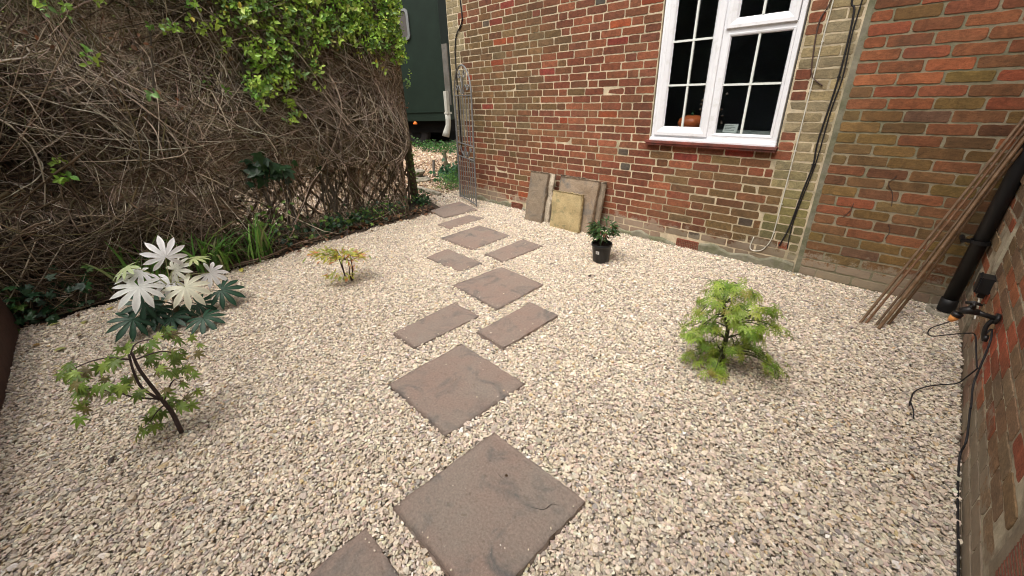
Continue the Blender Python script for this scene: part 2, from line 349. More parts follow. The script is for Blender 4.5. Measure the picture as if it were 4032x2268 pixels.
LL=[[-0.579,2.351,0.526],[-0.53,2.41,0.528],[-0.436,2.257,0.602],[-0.63,2.431,0.434],[-0.381,2.391,0.51],[-0.605,2.249,0.448],[-0.534,2.187,0.524],[-0.546,2.455,0.362],[-0.614,2.488,0.274],[-0.594,2.184,0.398],[-0.689,2.408,0.201],[-0.657,2.282,0.238],[-0.557,2.212,0.316],[-0.535,2.266,0.311],[-0.529,2.429,0.311],[-0.512,2.467,0.261],[-0.418,2.203,0.462],[-0.407,2.4,0.35],[-0.362,2.214,0.495],[-0.361,2.445,0.402],[-0.294,2.325,0.494],[-0.273,2.516,0.369],[-0.318,2.542,0.295],[-0.253,2.393,0.36],[-0.224,2.566,0.244],[-0.26,2.324,0.363],[-0.395,2.218,0.384],[-0.388,2.398,0.273],[-0.309,2.22,0.377],[-0.293,2.28,0.325],[-0.327,2.344,0.238],[-0.398,2.401,0.167],[-0.637,2.199,0.206],[-0.601,2.167,0.258],[-0.609,2.447,0.054],[-0.528,2.273,0.185],[-0.634,2.294,0.05],[-0.59,2.275,0.05],[-0.552,2.291,0.113],[-0.496,2.33,0.126],[-0.487,2.352,0.058],[-0.451,2.386,0.05],[-0.463,2.264,0.05],[-0.454,2.206,0.05],[-0.363,2.411,0.141],[-0.319,2.529,0.071],[-0.255,2.392,0.149],[-0.222,2.373,0.134],[-0.196,2.474,0.05],[-0.16,2.32,0.133],[-0.396,2.295,0.188],[-0.511,2.504,0.421],[-0.424,2.365,0.523],[-0.46,2.367,0.439],[-0.516,2.173,0.58]]
FW=[[-3.889,0.138,0.542],[-3.931,-0.034,0.454],[-3.8,-0.078,0.393],[-3.936,0.161,0.409],[-3.941,0.11,0.335],[-3.805,0.181,0.287],[-3.935,0.378,0.302],[-3.905,-0.092,0.529],[-3.948,0.304,0.455]]
FD=[[-3.889,-0.069,0.11],[-3.895,0.095,0.07],[-3.602,0.207,0.07],[-3.83,0.405,0.159],[-3.845,-0.184,0.139],[-3.906,0.223,0.07],[-3.983,-0.001,0.116],[-3.799,0.035,0.07],[-3.906,-0.09,0.215]]
FT=[[-3.91,0.061,0.019],[-3.91,0.094,0.17],[-3.91,0.095,0.228],[-3.91,0.108,0.309]]
SS1=[[-3.486,1.336,0.006],[-3.488,1.332,0.09],[-3.492,1.321,0.185],[-3.495,1.314,0.259]]
SS2=[[-3.467,1.385,-0.007],[-3.458,1.407,0.109],[-3.457,1.41,0.182],[-3.459,1.405,0.227]]
SS3=[[-3.486,1.336,0.006],[-3.487,1.332,0.127],[-3.487,1.333,0.2],[-3.474,1.367,0.247]]
SS4=[[-3.469,1.379,-0.005],[-3.47,1.378,0.097],[-3.463,1.395,0.149]]
SC=[[-3.588,1.148,0.323],[-3.496,1.163,0.343],[-3.491,1.213,0.36],[-3.473,1.214,0.322],[-3.47,1.268,0.351],[-3.532,1.296,0.272],[-3.437,1.296,0.316],[-3.45,1.328,0.278],[-3.543,1.415,0.238],[-3.324,1.362,0.328],[-3.463,1.452,0.258],[-3.498,1.5,0.226],[-3.375,1.463,0.249],[-3.398,1.335,0.268],[-3.588,1.324,0.203],[-3.45,1.212,0.287],[-3.404,1.29,0.281],[-3.423,1.443,0.224],[-3.511,1.435,0.082],[-3.401,1.226,0.134],[-3.48,1.206,0.109],[-3.434,1.332,0.076]]
HOSE1=[[0.446, 3.023, 0.409], [0.44, 3.182, 0.311], [0.435, 3.538, 0.094], [0.435, 3.561, 0.039], [0.44, 3.393, 0.108], [0.47, 3.118, 0.276], [0.5, 3.025, 0.344], [0.54, 3.091, 0.317], [0.55, 2.978, 0.274], [0.552, 2.844, 0.254]]
HOSE2=[[0.574, 3.046, 0.391], [0.57, 2.949, 0.37], [0.569, 2.908, 0.304], [0.567, 2.872, 0.236], [0.565, 2.821, 0.159], [0.559, 2.662, 0.129], [0.559, 2.645, 0.114], [0.551, 2.449, 0.072], [0.55, 2.414, -0.003], [0.54, 2.161, -0.02], [0.529, 1.88, -0.009], [0.523, 1.717, -0.006]]
HOSE3=[[0.568, 2.905, 0.221], [0.572, 2.987, 0.103], [0.569, 3.066, 0.012], [0.508, 2.994, 0.012], [0.458, 2.933, 0.012], [0.414, 2.856, 0.012], [0.393, 2.784, 0.012], [0.384, 2.665, 0.012], [0.385, 2.704, 0.012], [0.399, 2.626, 0.012]]
CAMAX=[[0.707733, 0.70539, -0.03924], [-0.247696, 0.299769, 0.921295], [0.661635, -0.642311, 0.386878]]
EXPO=0.93
# ------------------------------------------------------------------ levels of the setting
YW = 4.23                                   # face of the long brick wall
def xs(y): return .47 + .038 * y            # face of the side wall
def rect(name, x0, y0, x1, y1, z, mat):
    return tag(mesh(name, [(x0, y0, z), (x1, y0, z), (x1, y1, z), (x0, y1, z)], np.array([(0, 1, 2, 3)]), mat), kind='structure')
rect('ground', -60, -60, 60, 60, -.09, m_earth)
rect('gravel_bed', -4.86, -1.6, .62, 4.3, -.045, m_bed)
tag(mesh('gravel_yard', [(-13.5, -3, -.06), (-4.86, -3, -.06), (-4.86, 14, -.06), (-13.5, 14, -.06)], np.array([(0, 1, 2, 3)]), m_yard), kind='structure')
# planting strip under the fence: a low bank of soil
n1, n2 = 10, 90
gx = np.linspace(-5.75, -4.7, n1); gy = np.linspace(-1.6, 3.5, n2)
V = np.array([(x + (rng.normal(0, .02) if i == n1 - 1 else 0), y, -.05 + .1 * math.sin(math.pi * i / (n1 - 1)) + rng.uniform(0, .03)) for i, x in enumerate(gx) for y in gy])
ii = np.arange(n1 * n2).reshape(n1, n2)
tag(mesh('soil_bank', V, np.stack([ii[:-1, :-1], ii[1:, :-1], ii[1:, 1:], ii[:-1, 1:]], -1).reshape(-1, 4), m_soil, smooth=True), kind='structure')

# ------------------------------------------------------------------ gravel chips (uncountable: one object)
def ico():
    p = (1 + 5 ** .5) / 2
    v = nrm(np.array([(-1, p, 0), (1, p, 0), (-1, -p, 0), (1, -p, 0), (0, -1, p), (0, 1, p), (0, -1, -p), (0, 1, -p), (p, 0, -1), (p, 0, 1), (-p, 0, -1), (-p, 0, 1)], float))
    f = np.array([(0, 11, 5), (0, 5, 1), (0, 1, 7), (0, 7, 10), (0, 10, 11), (1, 5, 9), (5, 11, 4), (11, 10, 2), (10, 7, 6), (7, 1, 8), (3, 9, 4), (3, 4, 2), (3, 2, 6), (3, 6, 8), (3, 8, 9), (4, 9, 5), (2, 4, 11), (6, 2, 10), (8, 6, 7), (9, 8, 1)])
    return v, f
IV, IF = ico()
def inpoly(P, poly, grow):
    """points inside convex quad grown outward"""
    c = poly.mean(0); q = c + (poly - c) * (1 + grow / np.linalg.norm(poly - c, axis=1))[:, None]
    r = np.ones(len(P), bool); s = None
    for i in range(4):
        a, b = q[i], q[(i + 1) % 4]; cr = (b[0] - a[0]) * (P[:, 1] - a[1]) - (b[1] - a[1]) * (P[:, 0] - a[0])
        s = np.sign((b[0] - a[0]) * (c[1] - a[1]) - (b[1] - a[1]) * (c[0] - a[0])); r &= (cr * s > 0)
    return r
GP = [(.75, .65, .515), (.66, .56, .44), (.56, .475, .385), (.44, .385, .325), (.82, .76, .66), (.57, .43, .26), (.3, .27, .24), (.56, .44, .37), (.7, .605, .46)]
GW = [5, 5, 4, 2.2, 1.5, .5, .8, .6, 2]
edge_n = lambda y: -4.77 + .035 * np.sin(y * 7.1) + .03 * np.sin(y * 17.3 + 1)
import bmesh
def hulls(k, npt=11):
    out = []
    for i in range(k):
        bm = bmesh.new(); p = rng.uniform(-1, 1, (npt, 3)); p = p / (np.abs(p) ** 3).sum(1, keepdims=True) ** (1 / 3) * rng.uniform(.85, 1.1, (npt, 1))
        for q in p: bm.verts.new(q)
        bmesh.ops.convex_hull(bm, input=bm.verts[:]); bm.verts.index_update()
        for v_ in [v_ for v_ in bm.verts if not v_.link_faces]: bm.verts.remove(v_)
        bm.verts.index_update(); bmesh.ops.triangulate(bm, faces=bm.faces[:]); bm.verts.index_update()
        out.append((np.array([v_.co[:] for v_ in bm.verts]), np.array([[v_.index for v_ in f_.verts] for f_ in bm.faces]))); bm.free()
    return out
HU = hulls(14)
def chips(region, spacing, size, z, zj, pal=GP, w=GW):
    x0, x1, y0, y1 = region
    X, Y = np.meshgrid(np.arange(x0, x1, spacing), np.arange(y0, y1, spacing))
    P = np.stack([X.ravel(), Y.ravel()], -1); P = P + rng.uniform(-.5, .5, P.shape) * spacing
    keep = (P[:, 0] < xs(P[:, 1]) - .008) & (P[:, 1] < YW - .012 + 9 * (P[:, 0] < -5.25))
    if x1 > -4.7: keep &= (P[:, 0] > edge_n(P[:, 1]) - 1.4 * (P[:, 1] > 3.46))
    for s in SLABS: keep &= ~inpoly(P, np.array(s), .002)
    P = P[keep]; n = len(P)
    S = size * np.exp(rng.normal(0, .24, n))
    sc = np.stack([S * rng.uniform(.85, 1.25, n), S * rng.uniform(.6, .9, n), S * rng.uniform(.34, .58, n)], -1) * .5
    T = np.stack([P[:, 0], P[:, 1], z + rng.uniform(-zj, zj, n) + .009 * np.sin(P[:, 0] * 3.1) * np.sin(P[:, 1] * 2.3)], -1)
    R = rrot(n, .24) * sc[:, None, :]
    c = pick(pal, w, n, .1)
    V = []; F = []; C = []; b = 0; k = 14; which = rng.integers(0, k, n)
    for i in range(k):
        tv, IF_ = HU[i]; q = which == i
        v, f, cc = bulk(tv, IF_, R[q], T[q], c[q]); V.append(v); F.append(f + b); C.append(cc); b += len(v)
    return np.concatenate(V), np.concatenate(F), np.concatenate(C)
def join(L):
    V = []; F = []; C = []; b = 0
    for v, f, c in L: V.append(v); F.append(f + b); C.append(c); b += len(v)
    return np.concatenate(V), np.concatenate(F), np.concatenate(C)
def strays():
    P = []
    for s in SLABS:
        s = np.array(s); c = s.mean(0)
        for _ in range(16):
            k = rng.integers(4); e = s[k] + (s[(k + 1) % 4] - s[k]) * rng.random(); P.append(c + (e - c) * rng.uniform(.9, .985) ** (1 if rng.random() < .8 else 6))
    P = np.array(P); n = len(P); S = rng.uniform(.006, .013, n); tv, tf = HU[0]
    return bulk(tv, tf, rrot(n, .2) * (np.stack([S, S * .7, S * .4], -1) * .5)[:, None, :], np.column_stack([P, .003 + S * .25]), pick(GP, GW, n, .1))
reg = (-4.85, .66, -.95, YW)
v, f, c = join([chips(reg, .0155, .0205, -.0245, .003), chips(reg, .0130, .0178, -.0165, .0035), chips(reg, .033, .021, -.0095, .004), strays(),
                chips((-5.6, -4.85, 3.3, 5.6), .017, .027, -.03, .008)])
tag(mesh('gravel', v, f, m_gravel, col=c), 'pale cream limestone gravel covering the courtyard around the slabs', 'gravel', kind='stuff')
YP = [(.6, .47, .33), (.5, .36, .24), (.66, .55, .42), (.32, .2, .12), (.4, .31, .24), (.75, .64, .52)]
v, f, c = join([chips((-9.5, -5.5, 2.2, 9.2), .037, .05, -.045, .012, YP, [3, 3, 2, 2, 2, 1]), chips((-13, -5.8, -2, 3.5), .055, .065, -.045, .012, YP, [3, 3, 3, 1, 2, 2]),
                chips((-13, -9.5, 3.5, 9), .06, .07, -.045, .012, YP, [3, 3, 2, 2, 2, 1])])
tag(mesh('yard_stones', v, f, m_gravel, col=c), 'coarser tan gravel of the yard beyond the gate', 'gravel', kind='stuff')

def scatter_leaves(P, size, pal, w, tmpl=OVAL, tilt=.35, jit=.12):
    n = len(P); R = rrot(n, tilt) * (size * np.exp(rng.normal(0, .2, n)))[:, None, None]
    return bulk(tmpl[0], tmpl[1], R, P, pick(pal, w, n, jit))
DRY = [(.16, .08, .04), (.22, .12, .06), (.1, .06, .035), (.3, .17, .09)]
P = np.concatenate([np.stack([rng.uniform(-8.8, -5.3, 2600), rng.uniform(3.3, 8, 2600), rng.uniform(-.03, -.01, 2600)], -1),
                    np.stack([rng.uniform(-5.5, -4.8, 2600), rng.uniform(-1.3, 3.4, 2600), rng.uniform(.0, .06, 2600)], -1),
                    np.stack([-4.78 + np.abs(rng.normal(0, .07, 60)), rng.uniform(-.8, 3.3, 60), np.full(60, .003)], -1),
                    np.stack([rng.uniform(-4.7, .4, 50), rng.uniform(-.8, 4.1, 50), np.full(50, .0)], -1)])
P = P[~((P[:, 1] > 4.1) & (P[:, 0] > -5.4))]
lsz = np.where(np.arange(len(P)) < len(P) - 50, .05, .02); v, f, c = scatter_leaves(P, lsz, DRY, [3, 3, 3, 1])
tag(mesh('leaf_litter', v, f, m_leaf, col=c), 'brown dead leaves littering the yard and the foot of the fence', 'leaf litter', kind='stuff')

# ------------------------------------------------------------------ house
house = thing('brick_house', (-2.3, YW, 0), 'old red brick house wall with white window, beyond the gravel court', 'house')
def bricks(rows, U, Wd, Nv, P0, ripple=.0012, rad=.011, jitd=.0009, bulge=.0006):
    """rows: list of (u0,u1,w0,w1,colour) in the wall plane; P0 + u*U + w*Wd + d*Nv"""
    V = []; Q = []; T = []; C = []; b = 0; nl, ns, nc = 7, 2, 3
    for u0, u1, w0, w1, col in rows:
        j = rng.normal(0, .0016, 4); u0 += j[0]; u1 += j[1]; w0 += j[2]; w1 += j[3]
        if u1 - u0 < .02 or w1 - w0 < .015: continue
        r = min(rad * rng.uniform(.5, 1.3), (u1 - u0) * .3, (w1 - w0) * .3); pts = []
        for cx, cy, a0 in ((u1 - r, w0 + r, -90), (u1 - r, w1 - r, 0), (u0 + r, w1 - r, 90), (u0 + r, w0 + r, 180)):
            for i in range(nc):
                a = math.radians(a0 + 90 * i / (nc - 1)); pts.append((cx + r * math.cos(a), cy + r * math.sin(a)))
        out = []; m = len(pts)
        for i in range(m):
            p, q = A(*pts[i]), A(*pts[(i + 1) % m]); d = np.linalg.norm(q - p); k = max(1, int(d / .022)) if (i % nc) == nc - 1 else 1
            for t in range(k): out.append(p + (q - p) * t / k)
        O_ = np.array(out); c = A((u0 + u1) / 2, (w0 + w1) / 2); O_ = O_ + rng.normal(0, ripple, O_.shape); m = len(O_)
        d0 = rng.normal(0, jitd); inn = c + (O_ - c) * (1 - .0022 / np.maximum(np.linalg.norm(O_ - c, axis=1), .01))[:, None]
        t1, t2 = rng.normal(0, .008, 2)
        rel = inn - c
        R2 = [np.column_stack([O_, np.full(m, -.012)]), np.column_stack([O_, np.full(m, d0 - .0016)]),
              np.column_stack([inn, d0 + rel[:, 0] * t1 * .5 + rel[:, 1] * t2]), np.array([[c[0], c[1], d0 + bulge]])]
        L = np.concatenate(R2); V.append(P0 + L[:, :1] * U + L[:, 1:2] * Wd + L[:, 2:] * Nv)
        i = np.arange(m); nx = (i + 1) % m
        for a in (0, m): Q.append(np.stack([a + i, a + nx, a + m + nx, a + m + i], -1) + b)
        T.append(np.stack([2 * m + i, 2 * m + nx, np.full(m, 3 * m)], -1) + b)
        C.append(np.broadcast_to(A(*col), (3 * m + 1, 3))); b += 3 * m + 1
    return np.concatenate(V), [np.concatenate(Q), np.concatenate(T)], np.concatenate(C)

RED = [(.25, .088, .05), (.215, .073, .045), (.275, .1, .055), (.19, .074, .046), (.22, .092, .053), (.18, .068, .044)]
BRN = [(.2, .092, .048), (.175, .081, .044), (.22, .103, .055), (.155, .073, .042)]
OLV = [(.18, .128, .062), (.16, .11, .055), (.2, .14, .065), (.15, .108, .06)]
ORG = [(.33, .085, .038), (.28, .068, .034), (.27, .06, .045)]
GRY = [(.1, .09, .078), (.1, .08, .065), (.12, .1, .085)]
CRM = [(.32, .27, .165), (.28, .24, .15), (.35, .29, .165), (.25, .215, .14), (.33, .285, .185)]
def one(p): return tuple(A(*p[rng.integers(len(p))]) * (1 + rng.normal(0, .09)))
def g2(u, w, cu, cw, su, sw_): return math.exp(-((u - cu) / su) ** 2 - ((w - cw) / sw_) ** 2)
def mix3(a, b, t): return tuple(A(*a) * (1 - t) + A(*b) * t)
def front_col(u, w, hdr):
    r = rng.random()
    ol = min(1, g2(u, w, -4.5, 1.9, .9, .55) + g2(u, w, -3.7, 2.1, .45, .3) + .75 * g2(u, w, -4.3, 1.3, .8, .5) + .8 * g2(u, w, -1.1, .55, .6, .45) + .9 * g2(u, w, -.85, .15, .3, .3))
    br = min(1, ol + .5 * g2(u, w, -3.6, 1.0, 1., .5))
    if hdr and r < (.3 if -2.35 < u < -1.93 and w < 1.7 else .03): return one(GRY)
    if r > .965 - .03 * g2(u, w, -3.9, 1.8, .8, .8): return one(ORG)
    if w > 1.0 - .07 and w < 1.05 and -1.85 < u < -.8 and r < .6: return one([(.27, .045, .035), (.3, .06, .035)])
    if rng.random() < ol * .8: return mix3(one(OLV), one(BRN), rng.random() * .6)
    if rng.random() < br: return one(BRN)
    return one(RED)
OPEN = (-1.93, -.77, 1.05, 2.95)             # window opening u0,u1,w0,w1
VENTS = [(-3.98, -3.77, 0), (-1.495, -1.275, 0)]
def cut(u0, u1, w0, w1, o):
    """remove an opening from one brick"""
    a0, a1, b0, b1 = o
    if w1 < b0 + .035 or w0 > b1 - .035 or u1 < a0 or u0 > a1: return [(u0, u1)]
    r = []
    if a0 - .01 - u0 > .03: r.append((u0, a0 - .01))
    if u1 - a1 - .01 > .03: r.append((a1 + .01, u1))
    return r
rows = []; CH = .0808; t = .0120
for k in range(-1, 41):
    w0 = .018 + k * CH; w1 = w0 + CH - t; b = k // 3
    cr = (-.75 if b % 2 else -.645) if 3 <= k else -.5
    cl = -4.845 if b % 2 else -4.96
    if k < 12: cl = -5.2
    us = []; u = -5.19 - (.439 if k % 2 else 0) - .02 * (k % 3); i = 0
    while u < cr:
        L = .128 if i % 4 == 3 else .25; us.append((u, u + L - t, L < .2)); u += L; i += 1
    for u0, u1, h in us:
        u0 = max(u0, cl + .005); u1 = min(u1, cr - t)
        if u1 - u0 < .03: continue
        for a, c_ in cut(u0, u1, w0, w1, OPEN): rows.append((a, c_, w0, w1, front_col((a + c_) / 2, w0, h)))
    for lo, hi in ((cl * 0 - 5.19, cl), (cr, -.425)):                      # pale gault bricks at both ends
        if hi - lo < .06: continue
        u = lo; s0 = .125 if k % 2 else .25
        while u < hi - .02:
            e = min(u + s0, hi)
            if hi - e < .05: e = hi
            cc = one(CRM); g = .7 * g2((u + e) / 2, w0, -.6, .45, .4, .35); cc = mix3(cc, (.24, .23, .07), g)
            if w0 < .35: cc = mix3(cc, (.13, .13, .075), .6)
            rows.append((u, e - t, w0, w1, cc)); u = e; s0 = .25
rows = [r for r in rows if not any(r[0] < v1 - .0 and r[1] > v0 and r[3] > -.06 and r[2] < .09 for v0, v1, _ in VENTS)]
UX, UZ, NY = A(1, 0, 0), A(0, 0, 1), A(0, -1, 0)
v, f, c = bricks(rows, UX, UZ, NY, A(0, YW, 0))
w1_ = tag(mesh('front_wall', v, f, m_brick, house, c), 'brick wall of dark red and olive bricks with pale quoins')
mb = MB()                                     # mortar body with the window opening left free
a0, a1, b0, b1 = OPEN; D = .24; y0 = YW + .0026
for (p, q, r_, s_) in ((-5.2, a0, -.1, 3.34), (a1, -.42, -.1, 3.34), (a0, a1, -.1, b0), (a0, a1, b1, 3.34)): mb.box((p, y0, r_), (q, YW + D, s_))
mb.build('wall_mortar', m_mortar, w1_)
mb = MB(); mb.box((-.42, YW - .001, -.1), (-.388, YW + D, 3.34))
for i in range(30):
    z = i * .112; mb.box((-.4215 + rng.uniform(-.0015, .001), YW - .003, z), (-.387 + rng.uniform(-.001, .002), YW, z + .1119))
mb.build('wall_joint', m_cement, w1_)
# cement plinth along the foot of the wall, with an uneven top
def plinth(u0, u1, hs):
    us = np.arange(u0, u1, .035); us = np.append(us, u1); n = len(us); V = []
    h = hs + .018 * np.sin(us * 9) + .014 * np.sin(us * 23 + 2) + rng.normal(0, .004, n)
    for u, q in zip(us, h): V += [(u, YW - .024, -.08), (u, YW - .024, q - .012), (u, YW - .016, q), (u, YW + .002, q + .004)]
    i = np.arange(n - 1)[:, None] * 4; F = np.concatenate([i + np.array([[k, 4 + k, 5 + k, 1 + k]]) for k in range(3)])
    mesh('plinth', V, F, m_cement, house)
plinth(-5.19, -3.99, .035); plinth(-3.76, -1.505, .03); plinth(-1.265, -.43, .06)
# extension of larger orange and olive bricks
def ext_col(u, w):
    r = rng.random(); up = min(1, max(0, (w - .95) / .8)) * (.75 + .25 * (u > -.2))
    if r < .16 + .62 * up: return mix3(one([(.4, .115, .052), (.35, .125, .058), (.33, .09, .05), (.3, .11, .056)]), one(BRN), .15 + rng.random() * .6)
    if r > .97: return mix3(one(GRY), one(BRN), .6)
    return mix3(one(BRN), one([(.2, .14, .05), (.17, .12, .055)]), rng.random())
rows = []; CH2 = .0836
for k in range(-1, 40):
    w0 = -.013 + k * CH2; u = -.383; L = .238; first = True; e = (.115, .238, .135, .238)[k % 4] + rng.uniform(-.012, .012)
    while u < .64:
        q = u + (e if first else L + rng.uniform(-.006, .006)); first = False
        rows.append((u, min(q, .66) - .0125, w0, w0 + CH2 - .0135, ext_col(u, w0))); u = q
v, f, c = bricks(rows, UX, UZ, NY, A(0, YW - .003, 0), .0014, .014, .0012)
w2_ = tag(mesh('extension_wall', v, f, m_brick, house, c), 'newer brick wall of long orange and brown bricks')
MB().box((-.388, YW + .001, -.1), (.7, YW + D, 3.34)).build('wall_mortar', m_mortar2, w2_)
# side wall, close to the viewer on the right
US = nrm(A(.038, 1, 0)); NS = A(-US[1], US[0], 0); P0S = A(.47, 0, 0)
def side_col(u, w):
    r = rng.random(); re = g2(u, w, 2.75, .25, .35, .35) + .5 * g2(u, w, 3.0, 1, .6, .5)
    if r < .2 + .6 * re: return mix3(one([(.4, .1, .055), (.36, .09, .055), (.4, .14, .07)]), one(BRN), rng.random() * .6)
    return mix3(one([(.24, .145, .09), (.28, .18, .115), (.21, .13, .085), (.25, .18, .125)]), one([(.34, .25, .16), (.24, .175, .09)]), rng.random() * .7)
rows = []
for k in range(-1, 40):
    w0 = -.02 + k * CH2; u = -1.2 - (.119 if k % 2 else 0)
    while u < 3.74:
        q = min(u + .238 + rng.uniform(-.005, .005), 3.76)
        if not (q > 1.3 and u < 1.58 and w0 + CH2 > .22 and w0 < .44): rows.append((u, q - .013, w0, w0 + CH2 - .014, side_col(u, w0)))
        u = q
v, f, c = bricks(rows, US, UZ, NS, P0S, .0018, .013, .0014)
w3_ = tag(mesh('side_wall', v, f, m_brick, house, c), 'weathered brown brick wall running along the right edge')
def sidebox(u0, u1, w0, w1, d0, d1):
    V = [P0S + US * u + NS * d + UZ * w for w in (w0, w1) for (u, d) in ((u0, d0), (u1, d0), (u1, d1), (u0, d1))]
    return V, np.array([(0, 3, 2, 1), (4, 5, 6, 7), (0, 1, 5, 4), (1, 2, 6, 5), (2, 3, 7, 6), (3, 0, 4, 7)])
v, f = sidebox(-1.2, 3.765, -.1, 3.34, -.24, -.004); mesh('wall_mortar', v, f, m_mortar3, w3_)
v, f = sidebox(1.27, 1.61, .2, .47, -.004, .004); mesh('render_patch', v, f, m_skim, w3_)
mb = MB()                                     # corner filler, concave where the two walls meet
mb.box((.602, 3.77, -.1), (.85, YW - .004, 3.34))
rows = []
for k in range(-1, 40):
    w0 = -.02 + k * CH2; q = 3.775 + (.12 if k % 2 else .24)
    rows += [(3.775, q - .012, w0, w0 + CH2 - .014, side_col(3, w0)), (q, 4.215, w0, w0 + CH2 - .014, side_col(3, w0))]
v, f, c = bricks(rows, A(0, 1, 0), UZ, A(-1, 0, 0), A(.6, 0, 0), .0018, .013, .003)
cb = mesh('corner_wall', v, f, m_brick, house, c); mb.build('wall_mortar', m_mortar3, cb)
# the wall above the view, the far end and the roof edge: they shade the courtyard
mb = MB(); mb.box((-5.2, YW + .002, 3.345), (.85, YW + .24, 5.1)); mb.build('upper_wall', M('plain_brick', (.19, .085, .05), var=.4, vscale=9, rough=.9, bump=.004, bscale=60), house)
v, f = sidebox(-1.2, 3.9, 3.345, 5.1, -.24, -.002); mesh('upper_wall', v, f, bpy.data.materials['plain_brick'], house)
mb = MB(); mb.box((-5.198, YW + .245, -.1), (-4.95, 8.4, 5.1)); mb.build('end_wall', bpy.data.materials['plain_brick'], house)
mb = MB(); mb.add([(-5.5, YW - .3, 4.95), (2.5, YW - .3, 4.95), (2.5, 8.6, 7.4), (-5.5, 8.6, 7.4), (-5.5, YW - .3, 5.1), (2.5, YW - .3, 5.1), (2.5, 8.6, 7.6), (-5.5, 8.6, 7.6)],
    np.array([(0, 3, 2, 1), (4, 5, 6, 7), (0, 1, 5, 4), (1, 2, 6, 5), (2, 3, 7, 6), (3, 0, 4, 7)])); mb.build('roof', m_tile, house)

def air_brick(u0, u1, w0, w1, U, Nv, P0, nu, nw, mat=m_terra):
    mb = MB(); bu, bw = (u1 - u0) / nu, (w1 - w0) / nw
    def bx(a, b_, c_, d_, e0, e1):
        V = [P0 + U * u + Nv * d + UZ * w for w in (c_, d_) for (u, d) in ((a, e0), (b_, e0), (b_, e1), (a, e1))]
        mb.add(V, np.array([(0, 3, 2, 1), (4, 5, 6, 7), (0, 1, 5, 4), (1, 2, 6, 5), (2, 3, 7, 6), (3, 0, 4, 7)]))
    for i in range(nu + 1):
        e = .012 if i in (0, nu) else .0045; x = u0 + i * bu; bx(x - e / 2, x + e / 2, w0, w1, -.03, .004)
    for j in range(nw + 1):
        e = .012 if j in (0, nw) else .0045; z = w0 + j * bw; bx(u0, u1, z - e / 2, z + e / 2, -.03, .0058)
    bx(u0, u1, w0, w1, -.034, -.0305)
    mb.build('air_brick', mat, house)
for v0, v1, z in VENTS: air_brick(v0, v1, -.035, .065, UX, NY, A(0, YW - .002, 0), 12, 5)
air_brick(1.33, 1.55, .25, .42, US, NS, P0S, 14, 10)

# window
win = empty('window', (0, 0, 0)); win.parent = house; win.location = (.95, -.0, 1.1)   # relative to the house
tag(win, 'white plastic casement window with glazing bars')
def pframe(mb, u0, u1, w0, w1, prof):
    """mitred picture-frame profile: list of (inset, depth out of the wall)"""
    b = mb.n; V = []
    for i, d in prof:
        V += [(u0 + i, YW - d, w0 + i), (u1 - i, YW - d, w0 + i), (u1 - i, YW - d, w1 - i), (u0 + i, YW - d, w1 - i)]
    F = [(4 * k + j, 4 * k + (j + 1) % 4, 4 * k + 4 + (j + 1) % 4, 4 * k + 4 + j) for k in range(len(prof) - 1) for j in range(4)]
    mb.add(V, np.array(F))
mb = MB(); pframe(mb, -1.915, -.785, 1.13, 2.94, [(0, -.07), (0, .002), (.003, .005), (.034, .005), (.036, .003), (.036, -.03)])
mb.box((-1.362, YW - .0045, 1.165), (-1.305, YW + .05, 2.905)); mb.box((-1.305, YW - .004, 2.012), (-.82, YW + .05, 2.066))
mb.build('frame', m_pvc, win)
SH = [(0, -.02), (0, .0205), (.004, .024), (.03, .024), (.034, .021), (.062, .009), (.066, .006), (.08, -.012)]
mb = MB(); pframe(mb, -1.883, -1.362, 1.148, 2.91, [(i * 1.08, d) for i, d in SH]); mb.build('sash', m_pvc, win)
mb = MB(); pframe(mb, -1.34, -.825, 2.062, 2.91, SH); mb.build('sash', m_pvc, win)
mb = MB(); pframe(mb, -1.318, -.822, 1.162, 2.026, [(0, -.02), (0, .0065), (.006, .008), (.018, .005), (.026, -.012)]); mb.build('beading', m_pvc, win)
def bars(us, ws, u0, u1, w0, w1):
    mb = MB(); y = YW + .004
    for u in us: mb.box((u - .009, y - .004, w0), (u + .009, y + .014, w1))
    for w in ws: mb.box((u0, y - .0062, w - .009), (u1, y + .012, w + .009))
    mb.build('glazing_bar', m_bar, win)
bars([-1.612], [1.622, 2.007, 2.39], -1.80, -1.445, 1.23, 2.83)
bars([-1.075], [1.611], -1.295, -.845, 1.185, 2.005)
bars([-1.08], [2.47], -1.262, -.902, 2.14, 2.832)
for n_, (u0, u1, w0, w1) in enumerate([(-1.81, -1.435, 1.22, 2.84), (-1.3, -.84, 1.18, 2.01), (-1.27, -.89, 2.13, 2.84)]):
    MB().box((u0, YW + .0185, w0), (u1, YW + .0225, w1)).build('glass_pane', m_glass, win)
mb = MB(); mb.box((-1.92, YW - .034, 1.096), (-.78, YW + .06, 1.112)); mb.box((-1.918, YW - .022, 1.112), (-.782, YW + .06, 1.1295)); mb.build('sill', m_pvc, win)
mb = MB(); u = -1.957
while u < -.77:
    e = min(u + .17 + rng.uniform(-.02, .02), -.762)
    mb.box((u, YW - .062 - rng.uniform(0, .003), 1.073), (e - .0015, YW + .03, 1.0945)); u = e
u = -1.95
while u < -.77:
    e = min(u + .2, -.768); mb.box((u, YW - .05 - rng.uniform(0, .003), 1.05), (e - .0015, YW + .03, 1.0725)); u = e
mb.build('tile_sill', m_tile, win)
